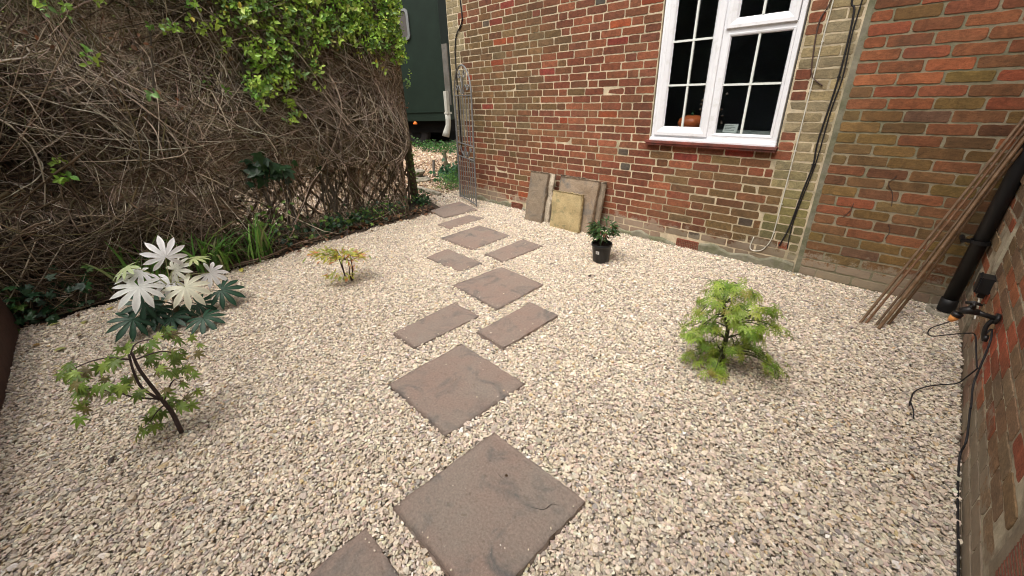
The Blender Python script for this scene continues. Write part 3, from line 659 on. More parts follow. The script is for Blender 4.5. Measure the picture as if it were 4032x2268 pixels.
# the dim room behind the glass
mb = MB(); rm = [(-3.6, YW + .25, .1), (.3, YW + 3.2, 3.2)]
(x0, y0_, z0), (x1, y1_, z1) = rm
for V in ([(x0, y0_, z0), (x1, y0_, z0), (x1, y1_, z0), (x0, y1_, z0)], [(x0, y0_, z1), (x0, y1_, z1), (x1, y1_, z1), (x1, y0_, z1)], [(x0, y1_, z0), (x1, y1_, z0), (x1, y1_, z1), (x0, y1_, z1)],
          [(x0, y0_, z0), (x0, y1_, z0), (x0, y1_, z1), (x0, y0_, z1)], [(x1, y0_, z0), (x1, y0_, z1), (x1, y1_, z1), (x1, y1_, z0)]): mb.add(V, np.array([(0, 1, 2, 3)]))
for (p, q, r_, s_) in ((x0, a0, z0, z1), (a1, x1, z0, z1), (a0, a1, z0, b0), (a0, a1, b1, z1)): mb.box((p, YW + .241, r_), (q, YW + .25, s_))
mb.build('room_lining', m_room, house)
mb = MB(); mb.box((-1.95, YW + .072, 1.16), (-.75, YW + .36, 1.185)); mb.box((-1.93, YW + .072, 1.0), (-1.918, YW + .24, 2.95)); mb.build('window_board', m_board, house)

# things on the window board
pk = thing('pumpkin_ornament', (-1.6, YW + .2, 1.186), 'orange pottery pumpkin on the inner sill behind the left glass', 'ornament')
k = 40; mb = MB(); V = []; prof = [(.015, .0), (.075, .005), (.115, .03), (.13, .07), (.12, .11), (.08, .138), (.03, .146), (.006, .138)]
for r, h in prof:
    for j in range(k):
        a = 2 * math.pi * j / k; rr = r * (1 - .09 * abs(math.cos(a * 4.5)) ** .5 * 0 + .05 * abs(math.sin(a * 4.5)) - .04); V.append((-1.6 + rr * math.cos(a), YW + .2 + rr * math.sin(a), 1.186 + h))
F = [(q * k + j, q * k + (j + 1) % k, (q + 1) * k + (j + 1) % k, (q + 1) * k + j) for q in range(len(prof) - 1) for j in range(k)]
mb.add(V, np.array(F)).build('shell', m_pumpkin, pk, smooth=True)
MB().tube([(-1.6, YW + .2, 1.32), (-1.6, YW + .2, 1.35), (-1.59, YW + .2, 1.37)], .016, 8).build('stalk', M('green_glaze', (.03, .09, .04), rough=.5), pk)
cd = thing('printed_card', (-1.19, YW + .12, 1.186), 'small white printed card standing inside the right window pane', 'card')
MB().add([(-1.26, YW + .1, 1.187), (-1.14, YW + .1, 1.187), (-1.14, YW + .13, 1.262), (-1.26, YW + .13, 1.262), (-1.26, YW + .103, 1.187), (-1.14, YW + .103, 1.187), (-1.14, YW + .133, 1.262), (-1.26, YW + .133, 1.262)],
    np.array([(0, 1, 2, 3), (7, 6, 5, 4), (0, 4, 5, 1), (1, 5, 6, 2), (2, 6, 7, 3), (3, 7, 4, 0)])).build('card', m_paper, cd)
mb = MB()
for i, L in enumerate((.07, .09, .06, .085)):
    z = 1.245 - i * .013; yy = YW + .1 + (z - 1.187) * .4; mb.box((-1.25, yy - .0008, z), (-1.25 + L, yy + .0004, z + .004))
mb.build('print_lines', m_dark, cd)
df = thing('dried_flowers', (-1.47, YW + .3, 1.186), 'bunch of dried flowers in a dark vase behind the pumpkin', 'flowers')
MB().lathe((-1.47, YW + .3, 1.186), [(.005, 0), (.035, .0), (.045, .05), (.03, .11), (.02, .14), (.024, .15)], 20).build('vase', m_black, df, True)
n = 60; P = A(-1.45, YW + .3, 1.42) + rng.normal(0, 1, (n, 3)) * A(.06, .05, .075); c_ = pick([(.3, .2, .16), (.22, .14, .12), (.38, .3, .24)], [1, 1, 1], n)
v, f, c = bulk(IV * .013, IF, rrot(n, 1), P, c_); mesh('flower_heads', v, f, m_vine, df, c)
Q = np.stack([np.broadcast_to(A(-1.47, YW + .3, 1.32), (n, 3)), P], 1); v, f = tubes(Q, np.full(n, .0015)); mesh('stems', v, f, m_vine, df, np.full((len(v), 3), .16))
# ------------------------------------------------------------------ slabs laid in the gravel
def slab_mesh(name, poly, z0, z1, mat, parent=None, nz=.004, edge=.006, at=None, seed=0, frame=None):
    """riven slab: poly is a quad (4,2), top at z1. frame=(P,U,W,N) lifts it out of the horizontal"""
    r = np.random.default_rng(seed); p = np.array(poly, float); n = 22
    s = np.linspace(0, 1, n); S, T = np.meshgrid(s, s, indexing='ij')
    G = ((1 - S) * (1 - T))[..., None] * p[0] + (S * (1 - T))[..., None] * p[1] + (S * T)[..., None] * p[2] + ((1 - S) * T)[..., None] * p[3]
    h = np.zeros((n, n))
    for _ in range(9):
        a, q, ph = r.uniform(0, 6.28), r.uniform(3, 16), r.uniform(0, 6.28)
        h += np.sin((G[..., 0] * math.cos(a) + G[..., 1] * math.sin(a)) * q * 2 + ph) * nz * .33
    E = np.minimum(np.minimum(S, 1 - S), np.minimum(T, 1 - T)); h = h - np.where(E < .001, edge, 0) - np.where((E > .001) & (E < .06), edge * .15, 0)
    c = p.mean(0); on = E < .001
    G = G + np.where(on[..., None], r.normal(0, .0022, G.shape), 0)
    top = np.concatenate([G, (z1 + h)[..., None]], -1).reshape(-1, 3); idx = np.arange(n * n).reshape(n, n)
    F = [np.stack([idx[:-1, :-1], idx[1:, :-1], idx[1:, 1:], idx[:-1, 1:]], -1).reshape(-1, 4)]
    loop = list(idx[:, 0]) + list(idx[-1, 1:]) + list(idx[-2::-1, -1]) + list(idx[0, -2:0:-1]); m = len(loop); L = top[loop]
    mid = L.copy(); mid[:, 2] = z1 - (z1 - z0) * .4; mid[:, :2] += (L[:, :2] - c) / np.linalg.norm(L[:, :2] - c, axis=1)[:, None] * r.normal(.004, .003, (m, 1))
    bot = L.copy(); bot[:, 2] = z0; b = n * n; i = np.arange(m); nx = (i + 1) % m; lp = np.array(loop)
    F.append(np.stack([lp, lp[nx], b + nx, b + i], -1)); F.append(np.stack([b + i, b + nx, b + m + nx, b + m + i], -1))
    V = np.concatenate([top, mid, bot, np.array([[c[0], c[1], z0]])])
    tri = np.stack([b + m + i, b + m + nx, np.full(m, b + 2 * m)], -1)
    if frame is not None:
        P, U, W, N = frame; V = P + V[:, :1] * U + V[:, 1:2] * W + V[:, 2:] * N
    nf = [len(f_) for f_ in F + [tri]]; sm = np.zeros(sum(nf), bool); sm[:nf[0]] = True
    return mesh(name, V, F + [tri], mat, parent, at=at, smooth=sm)
SL = ['nearest big square grey-brown slab with a fine crack, at the bottom of the photo', 'second big square slab from the viewer, above the cracked one',
      'third square slab, pinkish at its near corner, above the parallel pair of narrow slabs', 'narrow slab left of the parallel pair below the third square slab',
      'narrow slab right of the parallel pair, greyer at its near end', 'narrow slab lying crosswise, left of the path beyond the third square slab',
      'narrow slab nearest the potted shrub, right of the path', 'fourth square slab, between the crosswise slab and the thin slab near the gate',
      'small narrow slab lying just before the slab at the gate', 'farthest slab, rounded and worn, at the foot of the iron gate',
      'slab cut off by the bottom edge of the photo, left of the nearest square']
for i, p in enumerate(SLABS):
    c = np.mean(p, 0); zt = -.001 if i > 2 else .001
    o = slab_mesh('stepping_stone', p, -.05, zt, m_slab, seed=i + 5, nz=.0022, at=(c[0], c[1], 0))
    tag(o, SL[i], 'paving slab', 'stepping stone slabs laid in the gravel')
    if i == 0:
        for P in ([(-.747, .855), (-.717, .873), (-.697, .885), (-.69, .903), (-.686, .931), (-.66, .948)], [(-.975, .878), (-.939, .873), (-.908, .873)]):
            MB().tube([(x, y, .0016) for x, y in P], [.0003] + [.001] * (len(P) - 2) + [.0003], 5).build('crack', m_black, o)

# ------------------------------------------------------------------ slabs leaning on the wall
def lean(u0, u1, h, yb, yt, th, mat, label, seed, zb=0., name='leaning_slab', shear=0):
    """front face from y=yb at the foot to yt at the top"""
    W = nrm(A(shear, yt - yb, h)); Ln = math.hypot(yt - yb, h) ; N = nrm(np.cross(A(1, 0, 0), W)); U = A(1, 0, 0)
    if N[1] > 0: N = -N
    o = slab_mesh(name, [(u0, -.02), (u1, -.02), (u1, Ln), (u0, Ln)], -th, 0, mat, seed=seed, nz=.007, edge=.009,
                  frame=(A(0, yb, zb), U, W, N), at=((u0 + u1) / 2, yb, 0))
    return tag(o, label, 'paving slab', 'spare slabs leaning against the brick wall')
lean(-3.015, -2.62, .60, 4.02, 4.165, .06, m_slabg, 'brown slab mostly hidden behind the pale-edged slab at the wall', 41, shear=-.03)
lean(-3.36, -3.075, .61, 3.955, 4.115, .045, m_slabw, 'slab with a pale rough cream edge, sandwiched behind the tall narrow grey one', 42, shear=-.03)
lean(-3.425, -3.14, .625, 3.878, 4.06, .065, m_slabg, 'tall narrow grey-brown slab, frontmost at the left of the leaning stack', 43, shear=-.03)
lean(-2.96, -2.385, .58, 4.03, 4.17, .04, m_slabg, 'brown slab showing only its right edge behind the large patchy one', 44)
lean(-2.985, -2.44, .6, 3.945, 4.105, .06, m_slabp, 'large square slab with a blue-grey corner, behind the yellow slab', 45)
lean(-2.985, -2.545, .44, 3.868, 3.975, .05, m_slaby, 'small yellow sandstone slab leaning in front of the large patchy one', 46, shear=-.03)

# ------------------------------------------------------------------ wrought iron gate, open and resting by the wall
gate = thing('iron_gate', (-5.03, 4.10, 0), 'open arched wrought iron garden gate with scrolls against the brick wall', 'gate')
g0 = A(-5.035, 4.10, .01); gd = nrm(A(.74, -.272, 0)); gn = A(gd[1], -gd[0], 0)
def gp(s, z, o=0): return g0 + gd * s + A(-.012, .03, 0) * z + A(0, 0, z) + gn * o
GWD = .70
arch = [gp(GWD / 2 - GWD / 2 * math.cos(a), 1.58 + .40 * math.sin(a)) for a in np.linspace(0, math.pi, 25)]
mb = MB(); mb.tube([gp(0, 0), gp(0, 1.0), gp(0, 1.58)] + arch[1:-1] + [gp(GWD, 1.58), gp(GWD, 1.), gp(GWD, 0)], .013, 6)
for z in (.03, .685, .89, 1.58): mb.tube([gp(0, z), gp(GWD, z)], .010, 6)
mb.tube([gp(-.012, 0), gp(-.012, 1.58)], .02, 4); mb.build('frame', m_iron, gate)
for i in range(1, 7):
    s = GWD * i / 7; MB().tube([gp(s, .03), gp(s, .685)], .0075, 6).build('bar', m_iron, gate)
for i in range(1, 6):
    s = GWD * i / 6; MB().tube([gp(s, .89), gp(s, 1.58)], .0075, 6).build('bar', m_iron, gate)
def scroll(cs, cz, r, a0, a1, tail):
    P = [gp(cs + r * (.25 + .75 * t) * math.cos(a0 + (a1 - a0) * t), cz + r * (.25 + .75 * t) * math.sin(a0 + (a1 - a0) * t)) for t in np.linspace(0, 1, 22)]
    return P + [gp(*q) for q in tail]
for sc in [scroll(.23, 1.86, .055, 0, 7.5, [(.33, 1.75), (.35, 1.6)]), scroll(.47, 1.86, .055, math.pi, math.pi - 7.5, [(.37, 1.75), (.35, 1.6)]),
           scroll(.12, 1.68, .05, 0, -7, [(.22, 1.72), (.3, 1.6)]), scroll(.58, 1.68, .05, math.pi, math.pi + 7, [(.48, 1.72), (.4, 1.6)]),
           scroll(.12, .83, .035, 0, 7, [(.2, .75), (.33, .69)]), scroll(.58, .83, .035, math.pi, math.pi - 7, [(.5, .75), (.37, .69)]),
           scroll(.28, .75, .035, 0, -7, [(.33, .83), (.35, .88)]), scroll(.42, .75, .035, math.pi, math.pi + 7, [(.37, .83), (.35, .88)])]:
    MB().tube(spline(sc, 2), .009, 5).build('scroll', m_iron, gate)

# white downpipe and grey board at the house corner
wp = thing('white_downpipe', (-5.3, 4.18, 1.0), 'white plastic downpipe with an open shoe at the house corner', 'downpipe')
MB().box((-5.335, 4.15, 1.25), (-5.27, 4.205, 1.66)).build('pipe', m_wpipe, wp)
MB().tube([(-5.303, 4.18, 1.31), (-5.303, 4.18, 1.22), (-5.308, 4.175, 1.14), (-5.325, 4.14, 1.03), (-5.33, 4.12, .97)], [.042, .042, .044, .056, .06], 16).build('shoe', m_wpipe, wp, True)
MB().box((-5.345, 4.14, 1.315), (-5.26, 4.235, 1.345)).build('clip', m_wpipe, wp)
bd = MB().box((-5.36, 4.21, 1.45), (-5.235, 4.2255, 2.32)).build('timber_board', m_wood, at=(-5.28, 4.22, 1.45))
tag(bd, 'weathered grey timber strip at the house corner above the white pipe shoe', 'board')

# ------------------------------------------------------------------ cables
def cable(name, pts, r, mat, label, cat='cable', clips=(), cmat=None, n=8):
    P = spline(pts, n); o = thing(name, tuple(pts[-1]), label, cat)
    MB().tube(P, r, 8).build('cable_run', mat, o, True)
    for c in clips: MB().box((c[0] - r * 1.7, YW - r * 2.6, c[1] - .004), (c[0] + r * 1.9, YW + .001, c[1] + .004)).build('clip', cmat or mat, o)
    return o
yc = YW - .009
cable('white_cable', [(x, yc, z) for x, z in [(-.631, 3.3), (-.631, 2.6), (-.631, 2.173), (-.635, 1.942), (-.634, 1.553), (-.635, 1.071), (-.64, .598), (-.642, .354), (-.656, .228), (-.703, .136), (-.772, .112), (-.804, .146), (-.79, .25)]], .0045, m_white,
      'white cable clipped down the pale bricks, curling up at its foot', clips=[(-.634, 1.9), (-.634, 1.55), (-.635, 1.07), (-.639, .6), (-.643, .33)])
cable('brown_cable', [(x, yc, z) for x, z in [(-.633, 3.2), (-.64, 2.5), (-.645, 2.175), (-.684, 2.043), (-.674, 1.825), (-.646, 1.66), (-.564, 1.58)]], .005, m_brown, 'thin loose brown cable ending halfway down the pale bricks')
cable('black_cable', [(x, YW - .014, z) for x, z in [(-.56, 3.3), (-.54, 2.5), (-.52, 2.156), (-.488, 2.063), (-.475, 1.639), (-.497, 1.165), (-.487, .973), (-.511, .722), (-.536, .411), (-.576, .213)]], .0065, m_rubber,
      'thick black cable hanging down the pale quoin, left of the pair at its foot', clips=[(-.488, .97), (-.475, 1.64)])
cable('black_cable', [(x, YW - .01, z) for x, z in [(-.46, 3.3), (-.465, 2.5), (-.462, 2.126), (-.466, 1.925), (-.452, 1.639), (-.468, 1.383), (-.473, .981), (-.505, .642), (-.52, .411), (-.512, .2)]], .0045, m_rubber,
      'thinner black cable, right of the pair hanging down the pale quoin')
cable('black_cable', [(x, YW - .012, z) for x, z in [(-4.86, 3.3), (-4.862, 2.822), (-4.846, 2.674), (-4.86, 2.547), (-4.994, 2.41), (-5.038, 2.278), (-5.06, 2.017), (-5.06, .6)]], .009, m_rubber,
      'black cable winding down the far corner of the house to the gate')
for k, pts in enumerate([[(.03, .93), (.0, .87), (.04, .8), (.06, .7)], [(-.16, .69), (-.17, .62), (-.2, .56)], [(.08, .56), (.1, .5), (.09, .44)]]):
    tag(MB().tube(spline([(x, YW - .006, z) for x, z in pts], 6), .0025, 5).build('dead_tendril', m_brown, at=(pts[0][0], YW, pts[0][1])),
        ['forked dry creeper tendril clinging highest on the orange-brown bricks', 'wavy dry creeper tendril left of the lean of the canes', 'short dry creeper tendril nearest the canes'][k], 'tendril', 'dry tendrils on the extension wall')

# ------------------------------------------------------------------ downpipe, canes, tap, hose
dp = thing('black_downpipe', (.532, 4.12, 0), 'black round downpipe in the corner of the two walls', 'downpipe')
tp = lambda z: A(.532 + .03 * z, 4.13, z)
MB().tube([tp(.03), tp(1.0), tp(2.0), tp(3.34)], .04, 24).build('pipe', m_black, dp, True)
MB().lathe((.534, 4.13, 0), [(.04, .1), (.046, .098), (.047, .05), (.046, .0)], 24).build('collar', m_black, dp, True)
mb = MB(); q = tp(.55); mb.lathe(q - A(0, 0, .012), [(.043, 0), (.049, 0), (.049, .026), (.043, .026)], 24); mb.box((q[0] - .085, 4.11, .54), (q[0] - .04, 4.135, .56)); mb.lathe((q[0] - .08, 4.1, .55), [(0, 0), (.014, 0), (.014, .12)], 12, 1)
mb.build('bracket', m_black, dp)
MB().lathe((.522, 4.1, .006), [(.055, -.03), (.06, .006), (.072, .012), (.086, .008), (.09, -.03)], 32).build('gully_collar', m_conc, dp, True)
can = [((.106, 3.553), (.535, 4.19, 1.52)), ((.135, 3.57), (.548, 4.185, 1.47)), ((.188, 3.575), (.56, 4.19, 1.42)), ((.205, 3.54), (.575, 4.175, 1.40)), ((.245, 3.63), (.588, 4.18, 1.36))]
CN = ['leftmost of the brown canes leaning into the corner', 'second brown cane from the left, close beside the leftmost', 'middle one of the five brown leaning canes', 'thick brown cane, second from the downpipe', 'brown cane nearest the black downpipe']
for k, (b, t_) in enumerate(can):
    b = A(*b, -.01); t_ = A(*t_); n = 14; P = b + (t_ - b) * np.linspace(0, 1.05, n)[:, None]; r0 = (.009, .008, .0075, .011, .009)[k]
    P[:, 0] += .006 * np.sin(np.linspace(0, 3 + k, n)); P[:, 2] += .004 * np.sin(np.linspace(0, 4, n))
    P = np.repeat(P, 3, 0); P[1:-1:3] = P[1:-1:3]; D_ = nrm(t_ - b); P[0::3] -= D_ * .006; P[2::3] += D_ * .006
    r = np.tile([r0, r0 * 1.16, r0], n); tt = [(1, 1, 1), (1.25, 1.1, 1.05), (.8, .8, .8), (1.1, 1.05, .95), (.95, .9, .8)][k]
    tag(MB().tube(P, r, 8, tt).build('bamboo_cane', m_cane, at=(b[0], b[1], 0), smooth=True), CN[k], 'cane', 'brown canes leaning into the corner')
tap = thing('garden_tap', (.47, 3.03, .46), 'dark outdoor tap sticking out of the side wall with an orange hose end', 'tap')
mb = MB(); mb.tube([(.578, 3.04, .456), (.565, 3.04, .457)], .03, 16); mb.tube([(.575, 3.04, .457), (.53, 3.035, .465), (.49, 3.03, .474)], [.012, .013, .016], 12)
mb.tube([(.505, 3.03, .472), (.47, 3.03, .475), (.45, 3.03, .462), (.436, 3.03, .43)], [.017, .022, .02, .018], 14); mb.tube([(.476, 3.03, .475), (.476, 3.03, .508)], [.018, .011], 12)
mb.build('body', m_tap, tap, True)
mb = MB(); mb.tube([(.446, 3.03, .512), (.476, 3.03, .522), (.506, 3.03, .516)], [.007, .011, .007], 8); mb.tube([(.476, 3.0, .514), (.476, 3.03, .52), (.476, 3.06, .514)], [.007, .01, .007], 8); mb.build('handle', m_tap, tap, True)
MB().tube([(.442, 3.03, .444), (.436, 3.03, .424)], .022, 16).build('coupling', m_black, tap, True)
MB().tube([(.437, 3.03, .426), (.43, 3.03, .405), (.424, 3.03, .388)], [.02, .017, .01], 14).build('hose_end', m_orangeh, tap, True)
mb = MB(); mb.tube(spline([(.562, 3.04, .45), (.55, 3.03, .41), (.552, 3.02, .37), (.562, 3.02, .335)], 5), .0095, 10); mb.tube([(.572, 3.02, .345), (.555, 3.02, .345)], .02, 12); mb.build('supply_pipe', m_tap, tap, True)
jb = thing('junction_box', (.56, 3.65, .43), 'small black box on the side wall beside the downpipe', 'electrical box')
V, F = sidebox(3.6, 3.70, .375, .475, 0, .065); V2, F2 = sidebox(3.594, 3.706, .37, .48, .05, .056)
MB().add(V, F).build('case', m_black, jb); MB().add(V2, F2).build('rim', m_black, jb)
V, F = sidebox(3.63, 3.67, .335, .375, .01, .04); MB().add(V, F).build('gland', m_black, jb)
mb = MB().tube(spline([P0S + US * 3.64 + NS * .03 + UZ * .336, P0S + US * 3.6 + NS * .02 + UZ * .29, P0S + US * 3.63 + NS * .015 + UZ * .25, P0S + US * 3.58 + NS * .012 + UZ * .21], 6), .004, 6); mb.build('loose_wire', m_white, jb)
hs = thing('black_hose', tuple(HOSE1[0]), 'thin black irrigation tube looping from the tap down the side wall', 'hose')
MB().tube(spline([(.424, 3.03, .388)] + HOSE1[1:], 6), .0034, 8).build('hose_loop', m_rubber, hs, True)
MB().tube(spline([(.556, 3.02, .36)] + HOSE2, 6), .0042, 8).build('hose_run', m_rubber, hs, True)
MB().tube(spline(HOSE3[:1] + [(a_ - .01, b_, c_) for a_, b_, c_ in HOSE3[1:]] + [(HOSE3[-1][0], HOSE3[-1][1] - .03, -.03)], 6), .0034, 8).build('hose_branch', m_rubber, hs, True)

# brown timber edge at the far left
mb = MB(); y = -.875
for (x0_, x1_, h) in [(-4.72, -4.66, .3)]: pass
P = [(-4.79, -.05), (-4.79, .1), (-4.775, .2), (-4.72, .29), (-4.62, .34), (-4.3, .37), (-1.2, .38), (-1.2, -.05)]
V = [(x, y, z) for x, z in P] + [(x, y - .14, z) for x, z in P]; n = len(P)
o = mesh('timber_edging', V, [np.array([list(range(n))]), np.array([list(range(2 * n - 1, n - 1, -1))]), np.array([(i, n + i, n + (i + 1) % n, (i + 1) % n) for i in range(n)])], m_rust, at=(-4.7, y, 0))
tag(o, 'dark red-brown timber board with a rounded end at the left edge', 'edging board')

# ------------------------------------------------------------------ potted shrub
pt = thing('potted_shrub', (-1.895, 3.32, 0), 'small leafy shrub in a round black plastic pot on the gravel', 'potted plant')
c0 = (-1.895, 3.32, -.01)
MB().lathe(c0, [(0, .0), (.074, .0), (.078, .006), (.095, .168), (.101, .17), (.104, .178), (.104, .196), (.101, .2), (.096, .198), (.093, .17)], 40).build('pot', m_pot, pt, True)
mb = MB(); n = 14; mb.lathe(c0, [(.094, .168), (.07, .175), (.03, .18), (0.001, .182)], 30); mb.build('compost', m_potsoil, pt)
vd = nrm(A(1.895, -3.32, 0)); sd = A(-vd[1], vd[0], 0); mb = MB(); L = []
def onpot(u, z, e):
    a = -.42 + u / .09; R_ = .0775 + (z - .0) * .1045 + e; return A(*c0) + R_ * (vd * math.cos(a) - sd * math.sin(-a)) + A(0, 0, z)
for (u0, u1, z0, z1, e, m_) in [(-.018, .018, .104, .137, .0012, m_paper)]:
    V = [onpot(u, z, e) for z in (z0, z1) for u in np.linspace(u0, u1, 5)]; F = [(i, i + 1, i + 6, i + 5) for i in range(4)]
    lb = mesh('price_label', V, np.array(F), m_, pt)
mb = MB()
for i in range(6):
    z0 = .111 + i * .0032; e0, e1 = -.009, -.009 + (.016, .02, .012, .018, .02, .014)[i]; V = [onpot(u, z, .002) for z in (z0, z0 + .0014) for u in (e0, (e0 + e1) / 2, e1)]; mb.add(V, np.array([(0, 1, 4, 3), (1, 2, 5, 4)]))
mb.build('label_print', m_dark, lb)
base = A(-1.895, 3.32, .16); K = 15; ends = []
mb = MB()
for i in range(K):
    a = 2 * math.pi * i / K + rng.uniform(-.2, .2); rr = rng.uniform(.04, .13); e = base + A(rr * math.cos(a), rr * math.sin(a), rng.uniform(.1, .22)); m_ = base + (e - base) * .5 + A(0, 0, .03)
    P = spline([base + rng.normal(0, .008, 3) * A(1, 1, 0), m_, e], 4); mb.tube(P, np.linspace(.004, .0015, len(P)), 5, (.1, .06, .04)); ends += [e, m_ + A(0, 0, .03), e + A(0, 0, .03)]
mb.build('stem', m_stem, pt)
E_ = np.array(ends); n = 430; P = E_[rng.integers(0, len(E_), n)] + rng.normal(0, .018, (n, 3)); ce = P - base - A(0, 0, .08)
D_ = nrm(ce * A(1, 1, .4)) + A(0, 0, -.45) + rng.normal(0, .35, (n, 3)); N_ = A(0, 0, 1) + rng.normal(0, .4, (n, 3))
c_ = pick([(.035, .085, .02), (.055, .12, .03), (.03, .06, .02), (.09, .16, .04), (.16, .06, .03)], [4, 3, 3, 1, .8], n)
v, f, c = bulk(*NARROW, frames(D_, N_, rng.uniform(.045, .075, n)), P, c_); mesh('foliage', v, f, m_leaf, pt, c)

# ------------------------------------------------------------------ feathery green maple
lm = thing('laceleaf_maple', (-.457, 2.351, 0), 'weeping green cut-leaf maple planted in the gravel before the brick corner', 'small tree')
mb = MB(); P = spline([A(*p) for p in LT], 5); mb.tube(P, np.linspace(.017, .004, len(P)), 8, (.05, .055, .025)); mb.build('trunk', m_stem, lm, True)
LLp = np.array(LL); TP = np.array(LT); mb = MB()
for e in LLp:
    d = [np.linalg.norm((e - q) * A(1, 1, .6)) + (.5 if q[2] > e[2] + .12 or q[2] < .1 else 0) for q in TP]; q = TP[int(np.argmin(d))]
    md = (q + e) / 2 + A(0, 0, .05); pp = spline([q, md, e + A(0, 0, .01)], 4); mb.tube(pp, np.linspace(.0048, .0016, len(pp)), 5, (.07, .08, .03))
mb.build('branch', m_stem, lm)
n = len(LLp) * 9; P = np.repeat(LLp, 9, 0) * A(.94, .94, 1) + A(-.457, 2.351, 0) * .06 + rng.normal(0, 1, (n, 3)) * A(.03, .03, .012) + A(0, 0, .02); rad = P - A(-.457, 2.351, .3)
D_ = nrm(rad * A(1, 1, 0)) * .8 + A(0, 0, -.75) + rng.normal(0, .35, (n, 3)); N_ = A(0, 0, 1) + nrm(rad) * .9 + rng.normal(0, .35, (n, 3))
c_ = pick([(.27, .4, .05), (.35, .48, .07), (.17, .29, .04), (.45, .52, .09), (.42, .38, .09)], [4, 4, 3, 1.6, .5], n)
v, f, c = bulk(*LACE, frames(D_, N_, rng.uniform(.042, .07, n)), P, c_); mesh('foliage', v, f, m_leaf, lm, c)

# ------------------------------------------------------------------ young palmate maple on the left
ac = thing('young_maple', (-2.398, -.129, 0), 'young maple with palmate green leaves on thin dark stems, at the left', 'small tree')
mb = MB()
for pts, r0, r1 in [(AC_T, .012, .006), (AC_T2, .007, .005), (AC_R, .006, .002), (AC_L, .005, .0015), (AC_L2, .0045, .0012), (AC_U, .004, .0012), (AC_D, .004, .0015), (AC_R2, .004, .0015), (AC_R3, .004, .0012)]:
    P = spline(pts, 5); P = P + np.column_stack([np.cumsum(rng.normal(0, .0012, len(P))), np.zeros(len(P)), np.zeros(len(P))]); mb.tube(P, np.linspace(r0, r1, len(P)), 7, (.055, .035, .035))
mb.build('stem', m_stem, ac, True)
AP = np.array(ACL); n = len(AP) * 2; P = np.repeat(AP, 2, 0) + rng.normal(0, 1, (n, 3)) * A(.03, .02, .012)
out = P - A(-2.398, -.15, .35); D_ = nrm(out * A(.3, 1, 0)) * .7 + A(.25, 0, -.5) + rng.normal(0, .3, (n, 3)); N_ = A(.45, 0, .9) + rng.normal(0, .3, (n, 3))
c_ = pick([(.19, .28, .05), (.13, .2, .04), (.27, .36, .07), (.19, .16, .06)], [4, 3, 2, 1.5], n)
v, f, c = bulk(*ACER, frames(D_, N_, rng.uniform(.036, .06, n)), P, c_); Q = np.stack([P, P - A(0, 0, -.012) - nrm(out) * .03], 1); v2, f2 = tubes(Q, np.full(n, .0009)); v, f, c = join([(v, f, c), (v2, f2, np.full((len(v2), 3), .12))]); mesh('foliage', v, f, m_leaf, ac, c)

# ------------------------------------------------------------------ fatsia with white leaves over dark ones
fa = thing('fatsia', (-3.91, .08, 0), 'variegated plant with big hand-shaped white leaves above dark green ones', 'plant')
mb = MB(); P = spline(FT, 4); mb.tube(P, np.linspace(.02, .013, len(P)), 9, (.1, .08, .04)); mb.build('trunk', m_stem, fa, True)
WF = np.array(FW); WD = [(-.3, .05, .95), (.25, -.9, .1), (.75, -.35, -.55), (.35, .75, .3), (.6, -.3, -.4), (.65, .4, -.65), (.35, .75, -.55), (-.1, -.9, -.35), (-.2, .8, .0)]
WN = [(.9, 0, .25), (.35, .1, .9), (.75, 0, .7), (.6, -.3, .7), (.7, 0, .6), (.8, .1, .6), (.75, .3, .5), (.1, .3, .9), (.1, -.3, .9)]
WS = [.18, .165, .2, .14, .15, .2, .16, .14, .13]; WC = [(.93, .93, .92)] * 7 + [(.5, .58, .3), (.5, .56, .26)]
WC[5] = (.78, .77, .6); WC[2] = (.8, .81, .76); WC[3] = (.78, .78, .66)
R_ = frames(np.array(WD), np.array(WN), np.array(WS)); tw = np.where(np.arange(len(FATSIA[0])) % 3 == 1, .84, 1.); td = np.where(np.arange(len(FATSIA[0])) % 3 == 1, 2.2, 1.)
top = A(*FT[-1]); mb = MB()
for i, p in enumerate(WF):
    v, f, c = bulk(*FATSIA, R_[i:i + 1], p[None], np.array([WC[i]], float), tw); mesh('white_leaf', v, f, m_wleaf, fa, c, smooth=True)
    pp = spline([top - A(0, 0, .1 * (i % 3) / 2), (top + p) / 2 + A(0, 0, .03), p], 4); mb.tube(pp, .0032, 6, (.4, .42, .2))
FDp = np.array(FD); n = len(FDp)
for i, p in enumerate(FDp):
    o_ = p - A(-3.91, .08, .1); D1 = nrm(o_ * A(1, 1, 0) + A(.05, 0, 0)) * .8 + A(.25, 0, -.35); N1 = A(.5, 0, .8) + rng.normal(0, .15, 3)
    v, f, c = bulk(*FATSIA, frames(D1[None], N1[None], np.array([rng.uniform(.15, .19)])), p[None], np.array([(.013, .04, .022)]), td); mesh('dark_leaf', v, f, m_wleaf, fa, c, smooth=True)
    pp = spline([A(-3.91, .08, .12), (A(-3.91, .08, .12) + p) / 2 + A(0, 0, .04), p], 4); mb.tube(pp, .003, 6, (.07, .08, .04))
mb.build('leaf_stalk', m_stem, fa, True)

